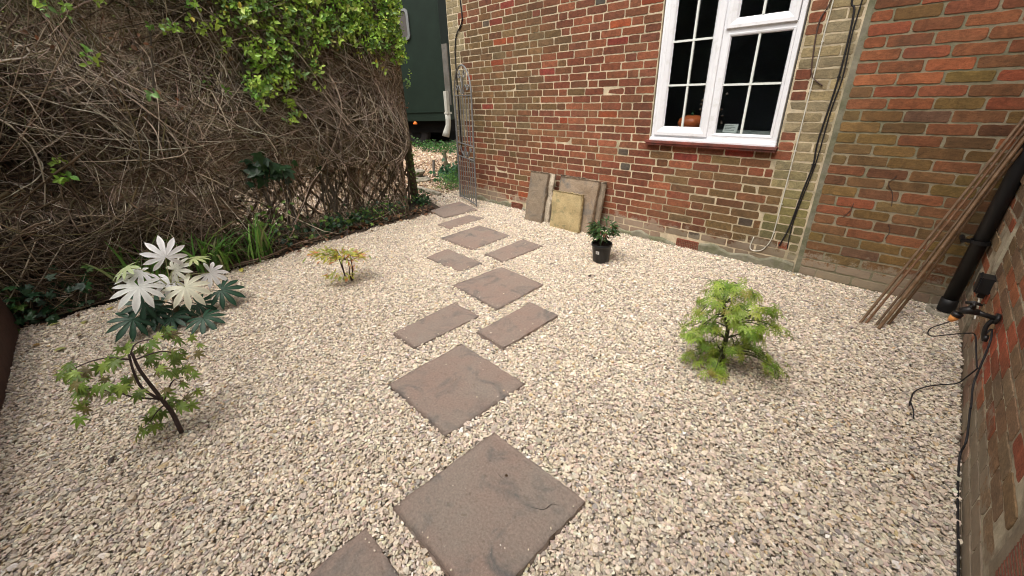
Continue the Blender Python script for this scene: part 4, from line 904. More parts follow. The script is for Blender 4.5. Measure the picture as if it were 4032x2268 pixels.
# ------------------------------------------------------------------ small golden shrub
sp = thing('golden_shrub', (-3.479, 1.355, 0), 'tiny shrub with yellow-green and orange leaves on dark twigs', 'shrub')
mb = MB()
for pts in (SS1, SS2, SS3, SS4): P = spline([A(*p) for p in pts], 4); mb.tube(P, np.linspace(.008, .003, len(P)), 6, (.05, .03, .025))
SCp = np.array(SC)
for e in SCp[:18]: q = A(*random.choice([SS1, SS2, SS3])[-1]) - A(0, 0, .03); pp = spline([q, (q + e) / 2 + A(0, 0, .01), e], 3); mb.tube(pp, .0018, 4, (.09, .05, .03))
mb.build('twig', m_stem, sp)
n = len(SCp) * 24; P = np.repeat(SCp, 24, 0) + rng.normal(0, 1, (n, 3)) * A(.035, .03, .012); D_ = nrm((P - A(-3.48, 1.36, .15)) * A(1, 1, .3)) + rng.normal(0, .5, (n, 3)); N_ = A(.3, 0, 1) + rng.normal(0, .4, (n, 3))
c_ = pick([(.5, .46, .07), (.36, .4, .07), (.58, .5, .1), (.5, .2, .08), (.26, .33, .07)], [4, 4, 2, 1.6, 2], n); q = (P[:, 1] > 1.38) & (rng.random(n) < .25); c_[q] = A(.52, .22, .1)
v, f, c = bulk(*NARROW, frames(D_, N_, rng.uniform(.035, .06, n)), P, c_); mesh('foliage', v, f, m_leaf, sp, c)

# single leaves and bits on the gravel
for i, (x, y) in enumerate([(-4.42, -.5), (-4.05, -.66), (-4.28, -.78), (-4.6, -.7), (-4.62, -.3), (-3.76, -.61), (-4.5, .05), (-4.66, .72)]):
    v, f, c = bulk(*OVAL, rrot(1, .15) * .075, np.array([(x, y, .004)]), pick([(.5, .42, .1), (.36, .36, .12), (.45, .3, .12)], [1, 1, 1], 1))
    tag(mesh('fallen_leaf', v, f, m_leaf, col=c, at=(x, y, 0)), 'small yellowing leaf lying on the pale gravel near the far left hedge foot', 'leaf', 'yellow leaves fallen on the gravel')
for i, (x, y, s) in enumerate([(-4.2, -.5, .03), (-1.78, 2.96, .035), (-2.46, -.4, .03), (-1.1, 1.9, .03)]):
    v, f, c = bulk(*OVAL, rrot(1, .3) * s * 1.6, np.array([(x, y, .006)]), np.array([(.06, .04, .03)]))
    tag(mesh('dead_leaf', v, f, m_leaf, col=c, at=(x, y, 0)), ['dark dead leaf on the gravel left of the young maple', 'dark dead leaf on the gravel in front of the potted shrub', 'dark dead leaf on the gravel below the young maple', 'brown dead leaf on open gravel right of the third square slab'][i], 'leaf', 'dark dead leaves on the gravel')
# ------------------------------------------------------------------ lattice fence smothered by a dead climber
FX = -5.35
fn = thing('lattice_fence', (FX, 1.2, 0), 'old diamond lattice fence with leaning posts under the dead climber', 'fence')
for y, ln, h in [(3.40, -.05, 2.15), (2.42, .02, 1.9), (.75, .03, 1.95), (-.9, 0, 1.9)]:
    P = [A(FX + .02, y, -.1), A(FX + .02, y + ln * .5, h * .5), A(FX + .01, y + ln, h)]
    MB().tube(spline(P, 4), np.linspace(.062, .05, 9), 10).build('post', m_post, fn, True)
mb = MB(); ya, yb, za, zb = -1.4, 3.38, .12, 1.75; sp_ = .18
for sg in (1, -1):
    k = -12
    while k < 45:
        s = ya + k * sp_ * 1.15; 
        # lath runs up from (s, za) at 55 degrees
        pts = []
        L = (zb - za) / math.tan(math.radians(52)); y0_, y1_ = (s, s + L) if sg > 0 else (s + L, s)
        a, b = A(FX + .03 * sg, y0_, za), A(FX + .03 * sg, y1_, zb)
        def clip(a, b):
            t0, t1 = 0., 1.; d = b[1] - a[1]
            for lim, s_ in ((ya, 1), (yb, -1)):
                t = (lim - a[1]) / d
                if (d > 0) == (s_ > 0): t0 = max(t0, t)
                else: t1 = min(t1, t)
            return (a + (b - a) * t0, a + (b - a) * t1) if t1 - t0 > .03 else None
        r = clip(a, b)
        if r is not None:
            p, q = r; d = nrm(q - p); n_ = A(0, -d[2], d[1]) * .0155; x = A(.005, 0, 0)
            V = [p - n_ - x, p + n_ - x, p + n_ + x, p - n_ + x, q - n_ - x, q + n_ - x, q + n_ + x, q - n_ + x]
            mb.add(V, np.array([(0, 3, 2, 1), (4, 5, 6, 7), (0, 1, 5, 4), (1, 2, 6, 5), (2, 3, 7, 6), (3, 0, 4, 7)]))
        k += 1
mb.build('trellis', m_lath, fn)

def strands(n, yr, zr, xr, L, r, m=9, down=.6, curl=.5, pal=None, w=None, lim=True, dirs=None):
    S = np.stack([rng.uniform(*xr, n), rng.uniform(*yr, n), rng.uniform(*zr, n)], -1)
    th = np.where(rng.random(n) < down, rng.normal(-1.35, .45, n), rng.normal(-.45, .5, n)); sg = np.where(rng.random(n) < .56, 1, -1)
    if dirs is not None: th = rng.normal(dirs, .22, n); sg = np.ones(n)
    D0 = np.stack([rng.normal(0, .22, n), np.cos(th) * sg, np.sin(th)], -1); D0 = nrm(D0)
    C = np.stack([rng.normal(0, .35, n), rng.normal(0, 1, n), rng.normal(-.25, .7, n)], -1) * curl
    C2 = rng.normal(0, .6, (n, 3)) * A(.4, 1, 1) * curl
    ln = L * np.exp(rng.normal(0, .45, n)); t = np.linspace(0, 1, m)[None, :, None]; lnb = ln[:, None, None]
    P = S[:, None] + lnb * (t * D0[:, None] + t * t * C[:, None] * .7 + .3 * np.sin(t * 5 + rng.uniform(0, 6, (n, 1, 1))) * t * C2[:, None] * .35)
    P += rng.normal(0, .0022, P.shape)
    if lim:
        zz = P[..., 2]; P[..., 2] = np.where(zz < .02, .02 + .15 * np.abs(zz) * .1, zz)
        e = np.minimum(yend(P[..., 2]), -.638 * P[..., 0]) - .16 * np.clip((1.0 - P[..., 2]) / .25, 0, 1); P[..., 1] = np.minimum(P[..., 1], e + .025 * np.sin(P[..., 2] * 31 + P[..., 0] * 50))
        P[..., 0] = np.minimum(P[..., 0], xfront(P[..., 1], P[..., 2]))
    ins = ((P[..., 1] > .55) & (P[..., 1] < 3.15) & (P[..., 2] > .2) & (P[..., 2] < .84)).mean(1); keep = ~((ins > .25) & (rng.random(n) < .17))
    P = P[keep]; n = len(P)
    cm = P.mean(1); hol = np.sin(cm[:, 1] * 3.3 + cm[:, 2] * 1.9) + np.sin(cm[:, 2] * 4.7 - cm[:, 1] * 1.6 + 1) + .7 * np.sin(cm[:, 1] * 7.1 - cm[:, 2] * 3 + 2)
    keep = ~((hol > .75) & (cm[:, 0] > -5.12) & (rng.random(n) < .6)); P = P[keep]; n = len(P)
    rr = r * np.exp(rng.normal(0, .35, n)); rad = rr[:, None] * np.linspace(1.1, .5, m)[None]
    v, f = tubes(P, rad, 3); c = np.repeat(pick(pal, w, n, .15), m * 3, 0); return v, f, c
def yend(z): return 3.47 - .055 * z
def xfront(y, z):
    f = -4.95 + .07 * np.sin(y * 2.3 + z * 1.7) + .05 * np.sin(z * 5 + y) + .04 * np.sin(y * 8 + z * 3) 
    return np.where((z < .8), f + .14 * np.clip((1.2 - y) / 1.5, 0, 1) - .1 * np.clip((y - 1.3) / .8, 0, 1) * (z > .15), f) + .12 * np.clip((.25 - z) / .25, 0, 1)
VP = [(.21, .16, .11), (.14, .103, .07), (.33, .265, .195), (.06, .043, .03), (.54, .46, .36), (.19, .165, .085), (.15, .09, .055)]
VI = [(.075, .052, .036), (.05, .035, .025), (.11, .08, .052), (.09, .06, .036)]
cl = thing('dead_climber', (-5.15, 1.0, 0), 'huge tangled mass of dead brown climber stems smothering the fence', 'dead climber')
v, f, c = join([strands(5200, (.6, 3.45), (1.05, 2.95), (-5.5, -5.1), .3, .0042, 7, .6, .7, VI, [2, 2, 1, 1]), strands(2600, (-1.5, .6), (.8, 2.0), (-5.5, -5.1), .42, .0042, 7, .6, .7, VI, [2, 2, 1, 1]), strands(600, (-1.5, .9), (1.9, 2.95), (-5.5, -5.1), .42, .0042, 7, .6, .7, VI, [2, 2, 1, 1]),
                strands(3800, (-1.5, .75), (.0, 1.0), (-5.5, -5.0), .42, .0045, 7, .5, .8, VI, [2, 2, 1, 1])])
mesh('inner_stems', v, f, m_vine, cl, c, True)
v, f, c = join([strands(11000, (-.2, 3.45), (1.0, 2.9), (-5.12, -4.93), .27, .0029, 11, .6, 1.7, VP, [3, 2.5, 4, 3, 3.2, 1.5, .8]), strands(2600, (-1.4, 0), (.9, 2.9), (-5.12, -4.93), .34, .003, 10, .5, 1.2, VP, [2, 4, .8, 5, .3, 1.5, 1.5]),  # left section weighted to darker stems, shade put into their colour
                strands(900, (-.5, 2.6), (.9, 1.2), (-5.1, -4.93), .22, .0025, 9, .3, 1.1, VP, [4, 3, 2, 2, 1, 1.5, 1]),
                strands(1500, (1.2, 3.45), (.6, 1.3), (-5.25, -4.98), .34, .0024, 10, .9, .4, VP, [4, 3, 2, 2, 1, 1.5, 1]),
                strands(4200, (-1.4, .8), (.05, 1.1), (-5.1, -4.8), .42, .0032, 10, .4, 1., VP, [4, 4, 1.5, 4, .4, 1.5, 1.5]),
                strands(420, (.7, 3.4), (.1, .8), (-5.3, -4.95), .34, .0024, 9, .6, 1., VP, [4, 4, 2, 3, .5, 2, 1]),
                strands(2300, (-1.2, 3.4), (.0, .3), (-5.3, -4.84), .3, .0025, 8, .2, 1., VP, [4, 4, 2, 4, .5, 2, 1])])
mesh('tangled_stems', v, f, m_vine, cl, c, True)
v, f, c = join([strands(520, (-1.2, 3.2), (.9, 2.7), (-4.97, -4.88), .5, .0034, 14, .5, 1.3, [(.62, .54, .43), (.52, .43, .33), (.7, .62, .5)], [1, 1, 1], dirs=-.95),
                strands(130, (-1.2, 2.9), (.3, 1.3), (-4.93, -4.84), .5, .0042, 14, .5, 1., [(.28, .22, .15), (.34, .27, .19), (.2, .16, .08)], [1, 1, 1]),
                strands(60, (-1.2, .9), (.1, 1.3), (-4.92, -4.8), .7, .0075, 16, .3, .9, [(.16, .12, .07), (.12, .09, .055)], [1, 1])])
mesh('long_pale_stems', v, f, m_vine, cl, c, True)
n = 1500; P = np.stack([rng.uniform(-5.3, -4.95, n), rng.uniform(-1.3, 3.35, n), rng.uniform(.7, 2.8, n)], -1)
w_ = np.array([g2(y, z, 0, 1.9, 1.0, .6) + .25 for _, y, z in P]); P = P[rng.random(n) < w_]; n = len(P)
v, f, c = scatter_leaves(P, .042, DRY + [(.34, .15, .07)], [3, 2, 3, 1, 1], tilt=1.2); mesh('withered_leaves', v, f, m_leaf, cl, c)

n = 34; m = 16; t_ = np.linspace(0, 1, m)[None, :]; y0s = np.sort(rng.uniform(-1.2, 3.2, n)); P = np.zeros((n, m, 3)); hgt = rng.uniform(1.0, 2.6, n)
P[..., 2] = t_ * hgt[:, None]; P[..., 1] = y0s[:, None] + rng.normal(0, .35, (n, 1)) * t_ + .06 * np.sin(t_ * rng.uniform(4, 12, (n, 1)) + rng.uniform(0, 6, (n, 1))); P[..., 0] = -5.02 - .05 * np.sin(t_ * 6 + y0s[:, None] * 3) - .12 * (1 - t_)
P[..., 1] = np.minimum(P[..., 1], 3.15); v, f = tubes(P, np.exp(rng.normal(-4.5, .3, n))[:, None] * np.linspace(1.2, .5, m)[None], 6)
mesh('woody_stems', v, f, m_bark, cl, smooth=True)
# living honeysuckle over the top right of the fence
hn = thing('honeysuckle', (-5.1, 2.6, 1.6), 'bright green honeysuckle leaves over the top right of the dead climber', 'climbing plant')
LOWB = np.array([(.3, 2.78), (.9, 2.55), (1.185, 2.5), (1.33, 2.2), (1.45, 1.98), (1.7, 1.93), (1.85, 2.1), (2.2, 2.16), (2.6, 2.14), (3.0, 2.14), (3.2, 2.1), (3.5, 2.0)])
sp_pts = []
while len(sp_pts) < 1350:
    y, z = rng.uniform(.3, 3.46), rng.uniform(1.85, 3.05); lb_ = np.interp(y, LOWB[:, 0], LOWB[:, 1]); d = z - lb_
    if d < -.03 or y > yend(z) + .01: continue
    x = rng.uniform(-5.06, -4.84)
    if y > -.648 * x: continue
    if rng.random() < min(1, .3 + d * (2.0 if y < 2 else 3)): sp_pts.append((x, y, z))
sp_pts += [(x, -.645 * x + rng.uniform(-.04, .01), z) for x, z in zip(rng.uniform(-5.2, -4.85, 110), rng.uniform(2.05, 3.0, 110))]
for cy, cz, k, s in [(1.38, 1.8, 9, .06), (1.6, 1.85, 26, .09), (1.75, 1.88, 12, .06), (1.67, 1.62, 5, .03), (1.66, 1.5, 5, .03), (1.36, 1.72, 9, .05), (2.0, 1.95, 9, .06), (.75, 2.28, 3, .02), (1.2, 2.2, 5, .06), (1.05, 2.35, 7, .08), (1.45, 1.95, 9, .06), (2.85, 2.0, 2, .02), (3.28, 1.75, 3, .04), (.1, 2.5, 5, .12), (-.3, 1.2, 5, .05)]:
    sp_pts += [(rng.uniform(-4.95, -4.84), cy + rng.normal(0, s), cz + rng.normal(0, s)) for _ in range(k)]
sp_pts += [(rng.uniform(-5.05, -4.9), rng.uniform(-1.1, 1.1), rng.uniform(1.7, 2.9)) for _ in range(34)]
S_ = np.array(sp_pts); ax = nrm(A(.5, 0, -.15) + rng.normal(0, .8, (len(S_), 3)))
per = 6; P = np.repeat(S_, per, 0); AX = np.repeat(ax, per, 0); kk = np.tile(np.arange(per), len(S_)); ang = kk * 2.4 + np.repeat(rng.uniform(0, 6, len(S_)), per)
U_ = nrm(np.cross(AX, A(0, 0, 1))); W_ = np.cross(AX, U_); out = U_ * np.cos(ang)[:, None] + W_ * np.sin(ang)[:, None]
P = P + AX * (kk * .02)[:, None] + rng.normal(0, .004, P.shape); D_ = nrm(out + AX * .5); N_ = AX * .6 + A(.5, 0, .5) + rng.normal(0, .35, P.shape)
c_ = np.repeat(pick([(.3, .5, .07), (.42, .6, .1), (.15, .3, .05), (.56, .66, .18), (.24, .4, .14)], [4, 4, 3, 1, 2], len(S_), .1), per, 0) * (1 + rng.normal(0, .12, (len(P), 1)))
yel = rng.random(len(P)) < .012; c_[yel] = A(.5, .42, .06)
v, f, c = bulk(*OVAL, frames(D_, N_, rng.uniform(.032, .058, len(P)) * np.repeat(rng.uniform(.8, 1.25, len(S_)), per)), P, c_); mesh('leaves', v, f, m_leaf, hn, c)
v, f, c = strands(500, (1.1, 3.4), (2.0, 3.0), (-5.05, -4.87), .2, .0022, 7, .6, .6, [(.12, .13, .05), (.16, .1, .06)], [1, 1]); mesh('stems', v, f, m_vine, hn, c, True)

def leafclump(name, at, label, cat, n, spread, size, pal, w, tmpl=OVAL, group=None, up=.4, drip=0, nrmx=.5, k=0, stems=0):
    t = thing(name, at, label, cat, group); P = A(*at) + rng.normal(0, 1, (n, 3)) * A(*spread); P[:, 2] = np.maximum(P[:, 2], .015)
    D_ = nrm(rng.normal(0, 1, (n, 3)) * A(.6, 1, .5) + A(.3, 0, -drip)); N_ = A(nrmx, 0, up) + rng.normal(0, .3, (n, 3))
    v, f, c = bulk(*tmpl, frames(D_, N_, size * np.exp(rng.normal(0, .22, n))), P, pick(pal, w, n, .12)); mesh('leaves', v, f, m_leaf, t, c)
    if stems:
        q = P[rng.integers(0, n, stems)]; b = q * A(1, 1, 0) + rng.normal(0, .05, (stems, 3)) * A(1, 1, 0); b[:, 2] = 0
        R3 = np.stack([b, (b + q) / 2 + rng.normal(0, .02, (stems, 3)), q], 1); v, f = tubes(R3, np.full(stems, .0022)); mesh('stems', v, f, m_stem, t, np.full((len(v), 3), .08))
    return t
GD = [(.02, .06, .02), (.03, .085, .028), (.015, .045, .02)]; GL = [(.13, .24, .04), (.09, .18, .035), (.2, .32, .06)]
IVYL = palm(5, 3.6, lambda a: 1 - .4 * a, lambda q: .26 * math.sin(math.pi * min(1, (.25 + q * .75))) ** .8 + .01, 4, .15, .15)
leafclump('yard_shrub', (-6.1, .0, 2.35), 'sunlit green leaves showing through the thin top left of the climber', 'shrub', 1100, (.3, .75, .32), .09, [(.2, .34, .05), (.12, .24, .04), (.4, .42, .08)], [2, 3, 1], OVAL, stems=60)
leafclump('bramble', (-4.98, 1.33, .95), 'dark green lobed leaves in the middle of the dead climber', 'plant', 46, (.03, .15, .06), .1, GD, [1, 1, 1], IVYL, drip=.5, stems=8)
leafclump('lime_sprig', (-4.94, 1.22, .38), 'sprig of round lime green leaves low on the lattice', 'plant', 60, (.04, .14, .14), .055, GL + GD, [3, 2, 3, 1, 1, 1], OVAL, drip=.5, stems=10)
leafclump('ivy', (-4.9, -.72, .16), 'dark ivy spreading at the far left foot of the climber', 'ivy', 420, (.09, .2, .1), .05, GD + [(.08, .15, .03)], [3, 3, 3, 1], IVYL, stems=20)
leafclump('ivy', (-4.93, 1.85, .12), 'dark ivy at the foot of the lattice behind the golden shrub', 'ivy', 300, (.07, .42, .07), .042, GD + GL, [3, 3, 3, 1, 1, .5], IVYL, stems=20)
leafclump('low_weeds', (-4.95, 2.55, .14), 'patch of low green weeds at the foot of the second post', 'weeds', 300, (.08, .28, .09), .035, GD + GL, [2, 3, 1, 2, 2, 1], OVAL, stems=20)
leafclump('low_weeds', (-5.12, 3.38, .09), 'green weeds around the foot of the last fence post by the gate', 'weeds', 300, (.09, .07, .06), .038, GD + [(.05, .13, .045)], [2, 3, 1, 3], OVAL, stems=20)
leafclump('post_ivy', (-5.24, 3.36, .5), 'pale green climber leaves up the last fence post', 'climbing plant', 60, (.03, .04, .22), .04, GL, [1, 1, 1], OVAL)
def grass(at, label, n, h, spread, lean=.5):
    t = thing('grass_tuft', at, label, 'grass tuft', 'grass tufts at the foot of the climber'); m = 7
    S = A(*at) + rng.normal(0, 1, (n, 3)) * A(spread, spread * 1.6, 0); a = rng.uniform(0, 6.28, n); k = rng.uniform(.15, lean + .3, n); ln = h * rng.uniform(.55, 1.25, n)
    t_ = np.linspace(0, 1, m)[None, :]; hd = np.stack([np.cos(a) * .8 + .2, np.sin(a), np.zeros(n)], -1)
    C = S[:, None] + hd[:, None] * (k[:, None] * t_ ** 1.8 * ln[:, None])[..., None] + A(0, 0, 1) * ((t_ - .35 * k[:, None] * t_ ** 3) * ln[:, None])[..., None]
    sd_ = nrm(np.cross(hd, A(0, 0, 1)) + rng.normal(0, .5, (n, 3)) * A(1, 1, 0)); w = (.011 * np.sin(np.pi * (np.linspace(.12, 1, m))) ** .7 + .0006)[None, :, None] * rng.uniform(.6, 1.3, (n, 1, 1))
    V = np.stack([C - sd_[:, None] * w, C + A(.0025, 0, 0) * 0, C + sd_[:, None] * w], 2); V[:, :, 1, 2] -= .003
    idx = np.arange(n * m * 3).reshape(n, m, 3); F = np.concatenate([np.stack([idx[:, :-1, j], idx[:, :-1, j + 1], idx[:, 1:, j + 1], idx[:, 1:, j]], -1).reshape(-1, 4) for j in (0, 1)])
    mesh('blades', V.reshape(-1, 3), F, m_leaf, t, np.repeat(pick([(.12, .27, .045), (.08, .19, .035), (.2, .36, .07), (.2, .22, .09)], [4, 3, 2, .6], n), m * 3, 0))
grass((-4.8, .0, 0), 'tall grass tuft rising directly behind the white-leaved plant', 46, .5, .05)
grass((-4.8, .5, 0), 'broad bright grass tuft right of the white-leaved plant', 60, .52, .06, .8)
grass((-4.79, 1.0, 0), 'slim upright tuft of long green blades at the foot of the lattice', 30, .5, .035, .3)
grass((-4.82, .8, 0), 'short darker grass tuft between the broad tuft and the slim tuft', 30, .3, .05, .6)

# ------------------------------------------------------------------ beyond the gate
cs = thing('stone_ornament', (-6.86, 4.57, -.04), 'pale cast stone pedestal lying beyond the gate', 'ornament')
def polyprof(mb, c, prof, k=8):
    mb.lathe(c, prof, k); return mb
polyprof(MB(), (-6.86, 4.57, -.05), [(0, 0), (.2, 0), (.21, .05), (.17, .075), (.15, .1), (.1, .11)]).build('base', m_conc, cs)
polyprof(MB(), (-6.9, 4.55, .05), [(.09, 0), (.1, .05), (.14, .08), (.15, .12), (.11, .14), (0, .145)]).build('capital', m_conc, cs)
leafclump('herb_patch', (-5.72, 4.5, .12), 'bright green herbs beside the house corner beyond the gate', 'plant', 800, (.17, .13, .09), .042, [(.09, .22, .04), (.13, .29, .05), (.05, .14, .03)], [3, 3, 2], NARROW, stems=40)
leafclump('herb_patch', (-6.3, 5.0, .12), 'darker blue-green leaves in the bed behind the bright herbs', 'plant', 420, (.16, .15, .08), .055, [(.03, .1, .04), (.04, .13, .06), (.08, .17, .05)], [3, 3, 1], IVYL, stems=30)
leafclump('weeds', (-9.9, 7.4, .12), 'green weeds along the shadow under the lorry', 'weeds', 900, (.7, .25, .07), .06, [(.04, .12, .02), (.07, .18, .035), (.02, .07, .015)], [3, 2, 2], OVAL, stems=40)
o = slab_mesh('edging_stone', [(-6.4, 4.05), (-5.5, 3.98), (-5.5, 4.05), (-6.4, 4.14)], -.06, .03, m_conc, seed=77, at=(-5.9, 4.05, 0)); tag(o, 'low stone edging in front of the herb bed beyond the gate', 'edging stone')
for k, (x, y, h, r, lx, m_) in enumerate([(-6.95, 4.98, .32, .03, .0, m_wood), (-6.95, 5.35, .46, .045, -.1, m_post), (-6.6, 5.3, .4, .012, .05, m_cane), (-6.45, 5.35, .44, .012, -.04, m_cane), (-6.3, 5.3, .42, .011, .03, m_cane), (-6.15, 5.25, .45, .011, .0, m_cane)]):
    tag(MB().tube([(x, y, -.05), (x + lx * .5, y, h * .5), (x + lx, y + .02, h)], [r, r * .95, r * .8], 8).build('stake', m_, at=(x, y, 0)),
        ['pale grey sawn stake among the leaves beyond the gate', 'dark leaning stump of a post beyond the gate', 'leftmost thin brown stick behind the herb bed', 'second thin brown stick from the left behind the herb bed', 'third thin brown stick from the left behind the herb bed', 'rightmost thin brown stick behind the herb bed'][k], 'stake', 'stakes in the bed beyond the gate')

# dark green lorry
lo = thing('green_lorry', (-10.31, 8.08, 0), 'dark green lorry box with rounded window parked beyond the gate', 'lorry')
LU = nrm(A(-1.343, -.682, 0)); LN = A(-LU[1] * 1, LU[0], 0); LN = LN if LN @ A(10, -8, 0) > 0 else -LN; L0 = A(-10.306, 8.084, 0)
def lb3(mb, u0, u1, d0, d1, z0, z1):
    V = [L0 + LU * u + LN * d + A(0, 0, z) for z in (z0, z1) for (u, d) in ((u0, d0), (u1, d0), (u1, d1), (u0, d1))]
    mb.add(V, np.array([(0, 3, 2, 1), (4, 5, 6, 7), (0, 1, 5, 4), (1, 2, 6, 5), (2, 3, 7, 6), (3, 0, 4, 7)]))
mb = MB(); lb3(mb, 0, 6.2, -2.3, 0, .8, 4.9); mb.build('body', m_lorry, lo)
mb = MB(); lb3(mb, 0, 6.2, 0, .02, .8, .93); lb3(mb, 0, 6.2, 0, .03, 1.055, 1.08); lb3(mb, -.015, .09, 0, .018, 1.081, 4.9)
for i in range(40): lb3(mb, .03, .05, .018, .026, 1.1 + i * .09, 1.12 + i * .09)
mb.build('trim', m_lorry, lo)
mb = MB(); lb3(mb, .12, 6, -2.2, -.25, .42, .8); lb3(mb, .4, 6, -2.2, -1.0, .05, .45); mb.build('chassis', m_under, lo)
for u in (1.3, 4.9):
    c_ = L0 + LU * u + LN * -.45 + A(0, 0, .36); mb = MB(); mb.tube([c_ - LN * .14, c_ - LN * .12, c_ + LN * .12, c_ + LN * .14], [.34, .38, .38, .34], 28); w = mb.build('wheel', m_rubber, lo, False)
    MB().tube([c_ + LN * .1, c_ + LN * .145], [.2, .17], 20).build('rim', m_under, w)
c_ = L0 + LU * 1.14 + LN * .0 + A(0, 0, .73); MB().tube([c_ + A(0, 0, .06), c_, c_ - A(0, 0, .03)], [.03, .07, .06], 12).build('side_lamp', m_orange, lo, True)
def rrect(u0, u1, z0, z1, r, d, k=6):
    P = []
    for cu, cz, a0 in ((u1 - r, z0 + r, -90), (u1 - r, z1 - r, 0), (u0 + r, z1 - r, 90), (u0 + r, z0 + r, 180)):
        for i in range(k):
            a = math.radians(a0 + 90 * i / (k - 1)); P.append(L0 + LU * (cu + r * math.cos(a)) + LN * d + A(0, 0, cz + r * math.sin(a)))
    return np.array(P)
wn = empty('side_window', tuple(A(*(L0 + LU * 1.7 + A(0, 0, 3.5))) - A(*lo.location))); wn.parent = lo
R1 = rrect(.96, 2.6, 3.1, 3.93, .14, .002); R2_ = rrect(.96, 2.6, 3.1, 3.93, .14, .05); R3_ = rrect(1.03, 2.53, 3.17, 3.86, .09, .05); R4 = rrect(1.03, 2.53, 3.17, 3.86, .09, .012); n = len(R1); i = np.arange(n); nx = (i + 1) % n
mesh('frame', np.concatenate([R1, R2_, R3_, R4]), np.concatenate([np.stack([a * n + i, a * n + nx, a * n + n + nx, a * n + n + i], -1) for a in (0, 1, 2)]), m_chrome, wn)
G = rrect(1.03, 2.53, 3.17, 3.86, .09, .02); G2 = rrect(1.03, 2.53, 3.17, 3.86, .09, .015)
mesh('pane', np.concatenate([G, G2]), [np.array([list(range(n))]), np.array([list(range(2 * n - 1, n - 1, -1))])], m_smoke, wn)

# ------------------------------------------------------------------ trees beyond the fence and behind the viewer
def tree(at, h, r, n, size, pal, label, trunk=.1, group='trees around the yard'):
    t = thing('tree', at, label, 'tree', group); mb = MB(); P = spline([A(*at), A(*at) + A(.1, .1, h * .3), A(*at) + A(-.05, .1, h * .6), A(*at) + A(.05, 0, h * .92)], 5)
    mb.tube(P, np.linspace(trunk, trunk * .2, len(P)), 9, (1, 1, 1)); cen = []
    for k in range(22):
        a = k * 2.4; z = h * rng.uniform(.22, .95); rr = r * (1 - .55 * abs(z / h - .5)) * rng.uniform(.5, 1); c = A(*at) + A(rr * math.cos(a), rr * math.sin(a), z); cen.append(c)
        q = A(*at) + A(0, 0, z * .75); mb.tube(spline([q, (q + c) / 2 + A(0, 0, .15), c], 4), np.linspace(trunk * .35, trunk * .08, 9), 5)
    mb.build('trunk', m_bark, t)
    cen = np.array(cen); P = cen[rng.integers(0, len(cen), n)] + rng.normal(0, 1, (n, 3)) * A(r * .3, r * .3, h * .075); P = P[P[:, 2] > .2]; n = len(P)
    v, f, c = bulk(*NARROW, frames(rng.normal(0, 1, (n, 3)), rng.normal(0, 1, (n, 3)) + A(0, 0, .6), size * np.exp(rng.normal(0, .2, n))), P, pick(pal, [2] * len(pal), n, .15)); mesh('crown', v, f, m_leaf, t, c)
EV = [(.035, .075, .025), (.05, .1, .03), (.025, .05, .02)]; LG = [(.14, .22, .05), (.2, .28, .06), (.09, .15, .04)]
tree((-11.3, -2.0, 0), 6.2, 2.0, 9000, .2, EV, 'dark evergreen seen through the top left of the dead climber', .13)
tree((-12.2, 1.0, 0), 5.8, 1.8, 7000, .2, EV + LG, 'mid green bushy tree glimpsed through the climber, left of centre', .1)
tree((-14.5, 4.0, 0), 6.2, 2.0, 6500, .2, EV + LG, 'pale green tree behind the top of the honeysuckle', .1)
tree((-10.0, -5.6, 0), 6.0, 2.1, 8000, .2, EV, 'dark evergreen beyond the far left end of the climber', .14)
tree((-3.2, -6.0, 0), 6.5, 3.0, 26000, .3, EV, 'leafy tree behind the viewer, mirrored in the window panes', .15)
tree((1.8, -6.8, 0), 7.5, 3.2, 26000, .3, EV, 'dark leafy tree behind the viewer, mirrored in the right panes', .15)

bh = thing('added_hedge', (-4.5, -3.6, 0), 'added unseen evergreen hedge behind the viewer, darkening the panes and near gravel', 'hedge')  # added out of view to block light on the gravel and darken reflections
MB().box((-16, -4.3, 0), (2.4, -3.5, 3.1)).build('core', m_soil, bh)
n = 9000; P = np.stack([rng.uniform(-16.1, 2.5, n), rng.uniform(-3.6, -3.3, n), rng.uniform(0, 3.25, n)], -1)
v, f, c = bulk(*OVAL, frames(rng.normal(0, 1, (n, 3)), rng.normal(0, .6, (n, 3)) + A(0, 1, .3), np.full(n, .14)), P, pick(EV, [1, 1, 1], n, .15)); mesh('foliage', v, f, m_leaf, bh, c)

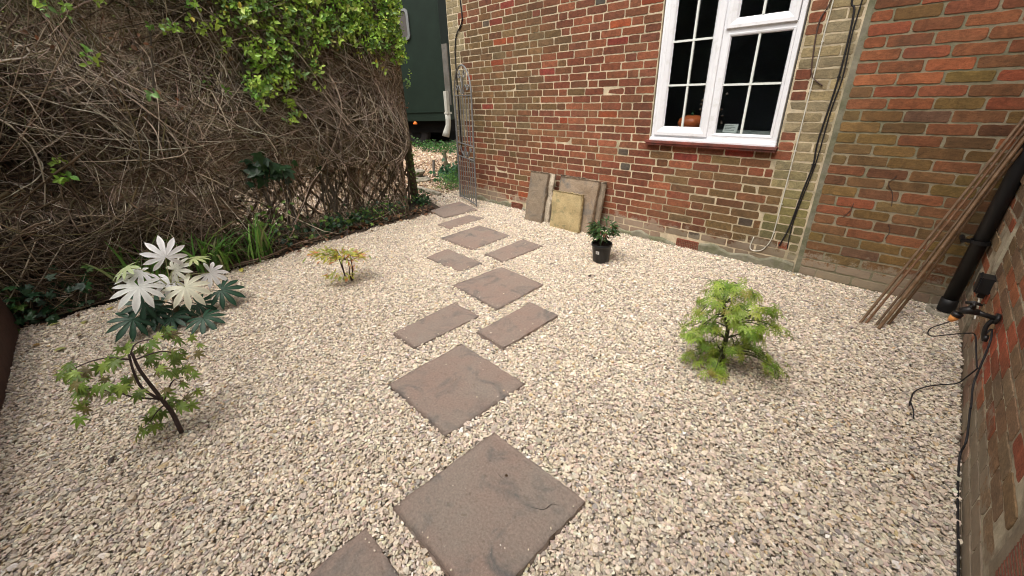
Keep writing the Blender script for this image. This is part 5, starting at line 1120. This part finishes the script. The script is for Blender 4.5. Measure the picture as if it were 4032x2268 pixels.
# ------------------------------------------------------------------ light
SUN_EL, SUN_AZ = math.radians(62), math.radians(172)     # azimuth measured from +Y clockwise: from the left and behind
wd = bpy.data.worlds.new('World'); bpy.context.scene.world = wd; wd.use_nodes = True; nt = wd.node_tree
bg = nt.nodes['Background']; sky = nt.nodes.new('ShaderNodeTexSky'); sky.sky_type = 'NISHITA'; sky.sun_disc = False
sky.sun_elevation = SUN_EL; sky.sun_rotation = SUN_AZ; sky.air_density = 1.2; sky.dust_density = 6; sky.ozone_density = 1
hs_ = nt.nodes.new('ShaderNodeHueSaturation'); hs_.inputs['Saturation'].default_value = .22
nt.links.new(sky.outputs[0], hs_.inputs['Color'])
tnt = nt.nodes.new('ShaderNodeMix'); tnt.data_type = 'RGBA'; tnt.blend_type = 'MULTIPLY'; tnt.inputs[0].default_value = 1; tnt.inputs[7].default_value = (1.03, 1, .97, 1)
nt.links.new(hs_.outputs[0], tnt.inputs[6]); nt.links.new(tnt.outputs[2], bg.inputs[0]); bg.inputs[1].default_value = .15
sl = bpy.data.lights.new('sun', 'SUN'); sl.energy = .8; sl.angle = math.radians(35); sl.color = (1, .96, .9)
so = bpy.data.objects.new('sun', sl); COL.objects.link(so)
d = Vector((math.sin(SUN_AZ) * math.cos(SUN_EL), math.cos(SUN_AZ) * math.cos(SUN_EL), math.sin(SUN_EL))); so.rotation_euler = d.to_track_quat('Z', 'Y').to_euler(); so.location = d * 20

# ------------------------------------------------------------------ camera
cam = bpy.data.cameras.new('camera'); co = bpy.data.objects.new('camera', cam); COL.objects.link(co)
cam.sensor_width = 36; cam.lens = 36 * 1546.43 / 4032; cam.shift_x = .0148; cam.shift_y = -.0335; cam.clip_start = .05; cam.clip_end = 400
r_, u_, b_ = CAMAX
co.matrix_world = Matrix(((r_[0], u_[0], b_[0], 0), (r_[1], u_[1], b_[1], 0), (r_[2], u_[2], b_[2], 1.66), (0, 0, 0, 1)))
sc = bpy.context.scene; sc.camera = co
sc.view_settings.view_transform = 'Standard'; sc.view_settings.look = 'None'; sc.view_settings.exposure = EXPO; sc.view_settings.gamma = 1
sc.cycles.filter_width = 1.05; sc.cycles.max_bounces = 6; sc.cycles.diffuse_bounces = 3; sc.cycles.transparent_max_bounces = 8; sc.cycles.use_denoising = True
sc.cycles.sample_clamp_indirect = 6
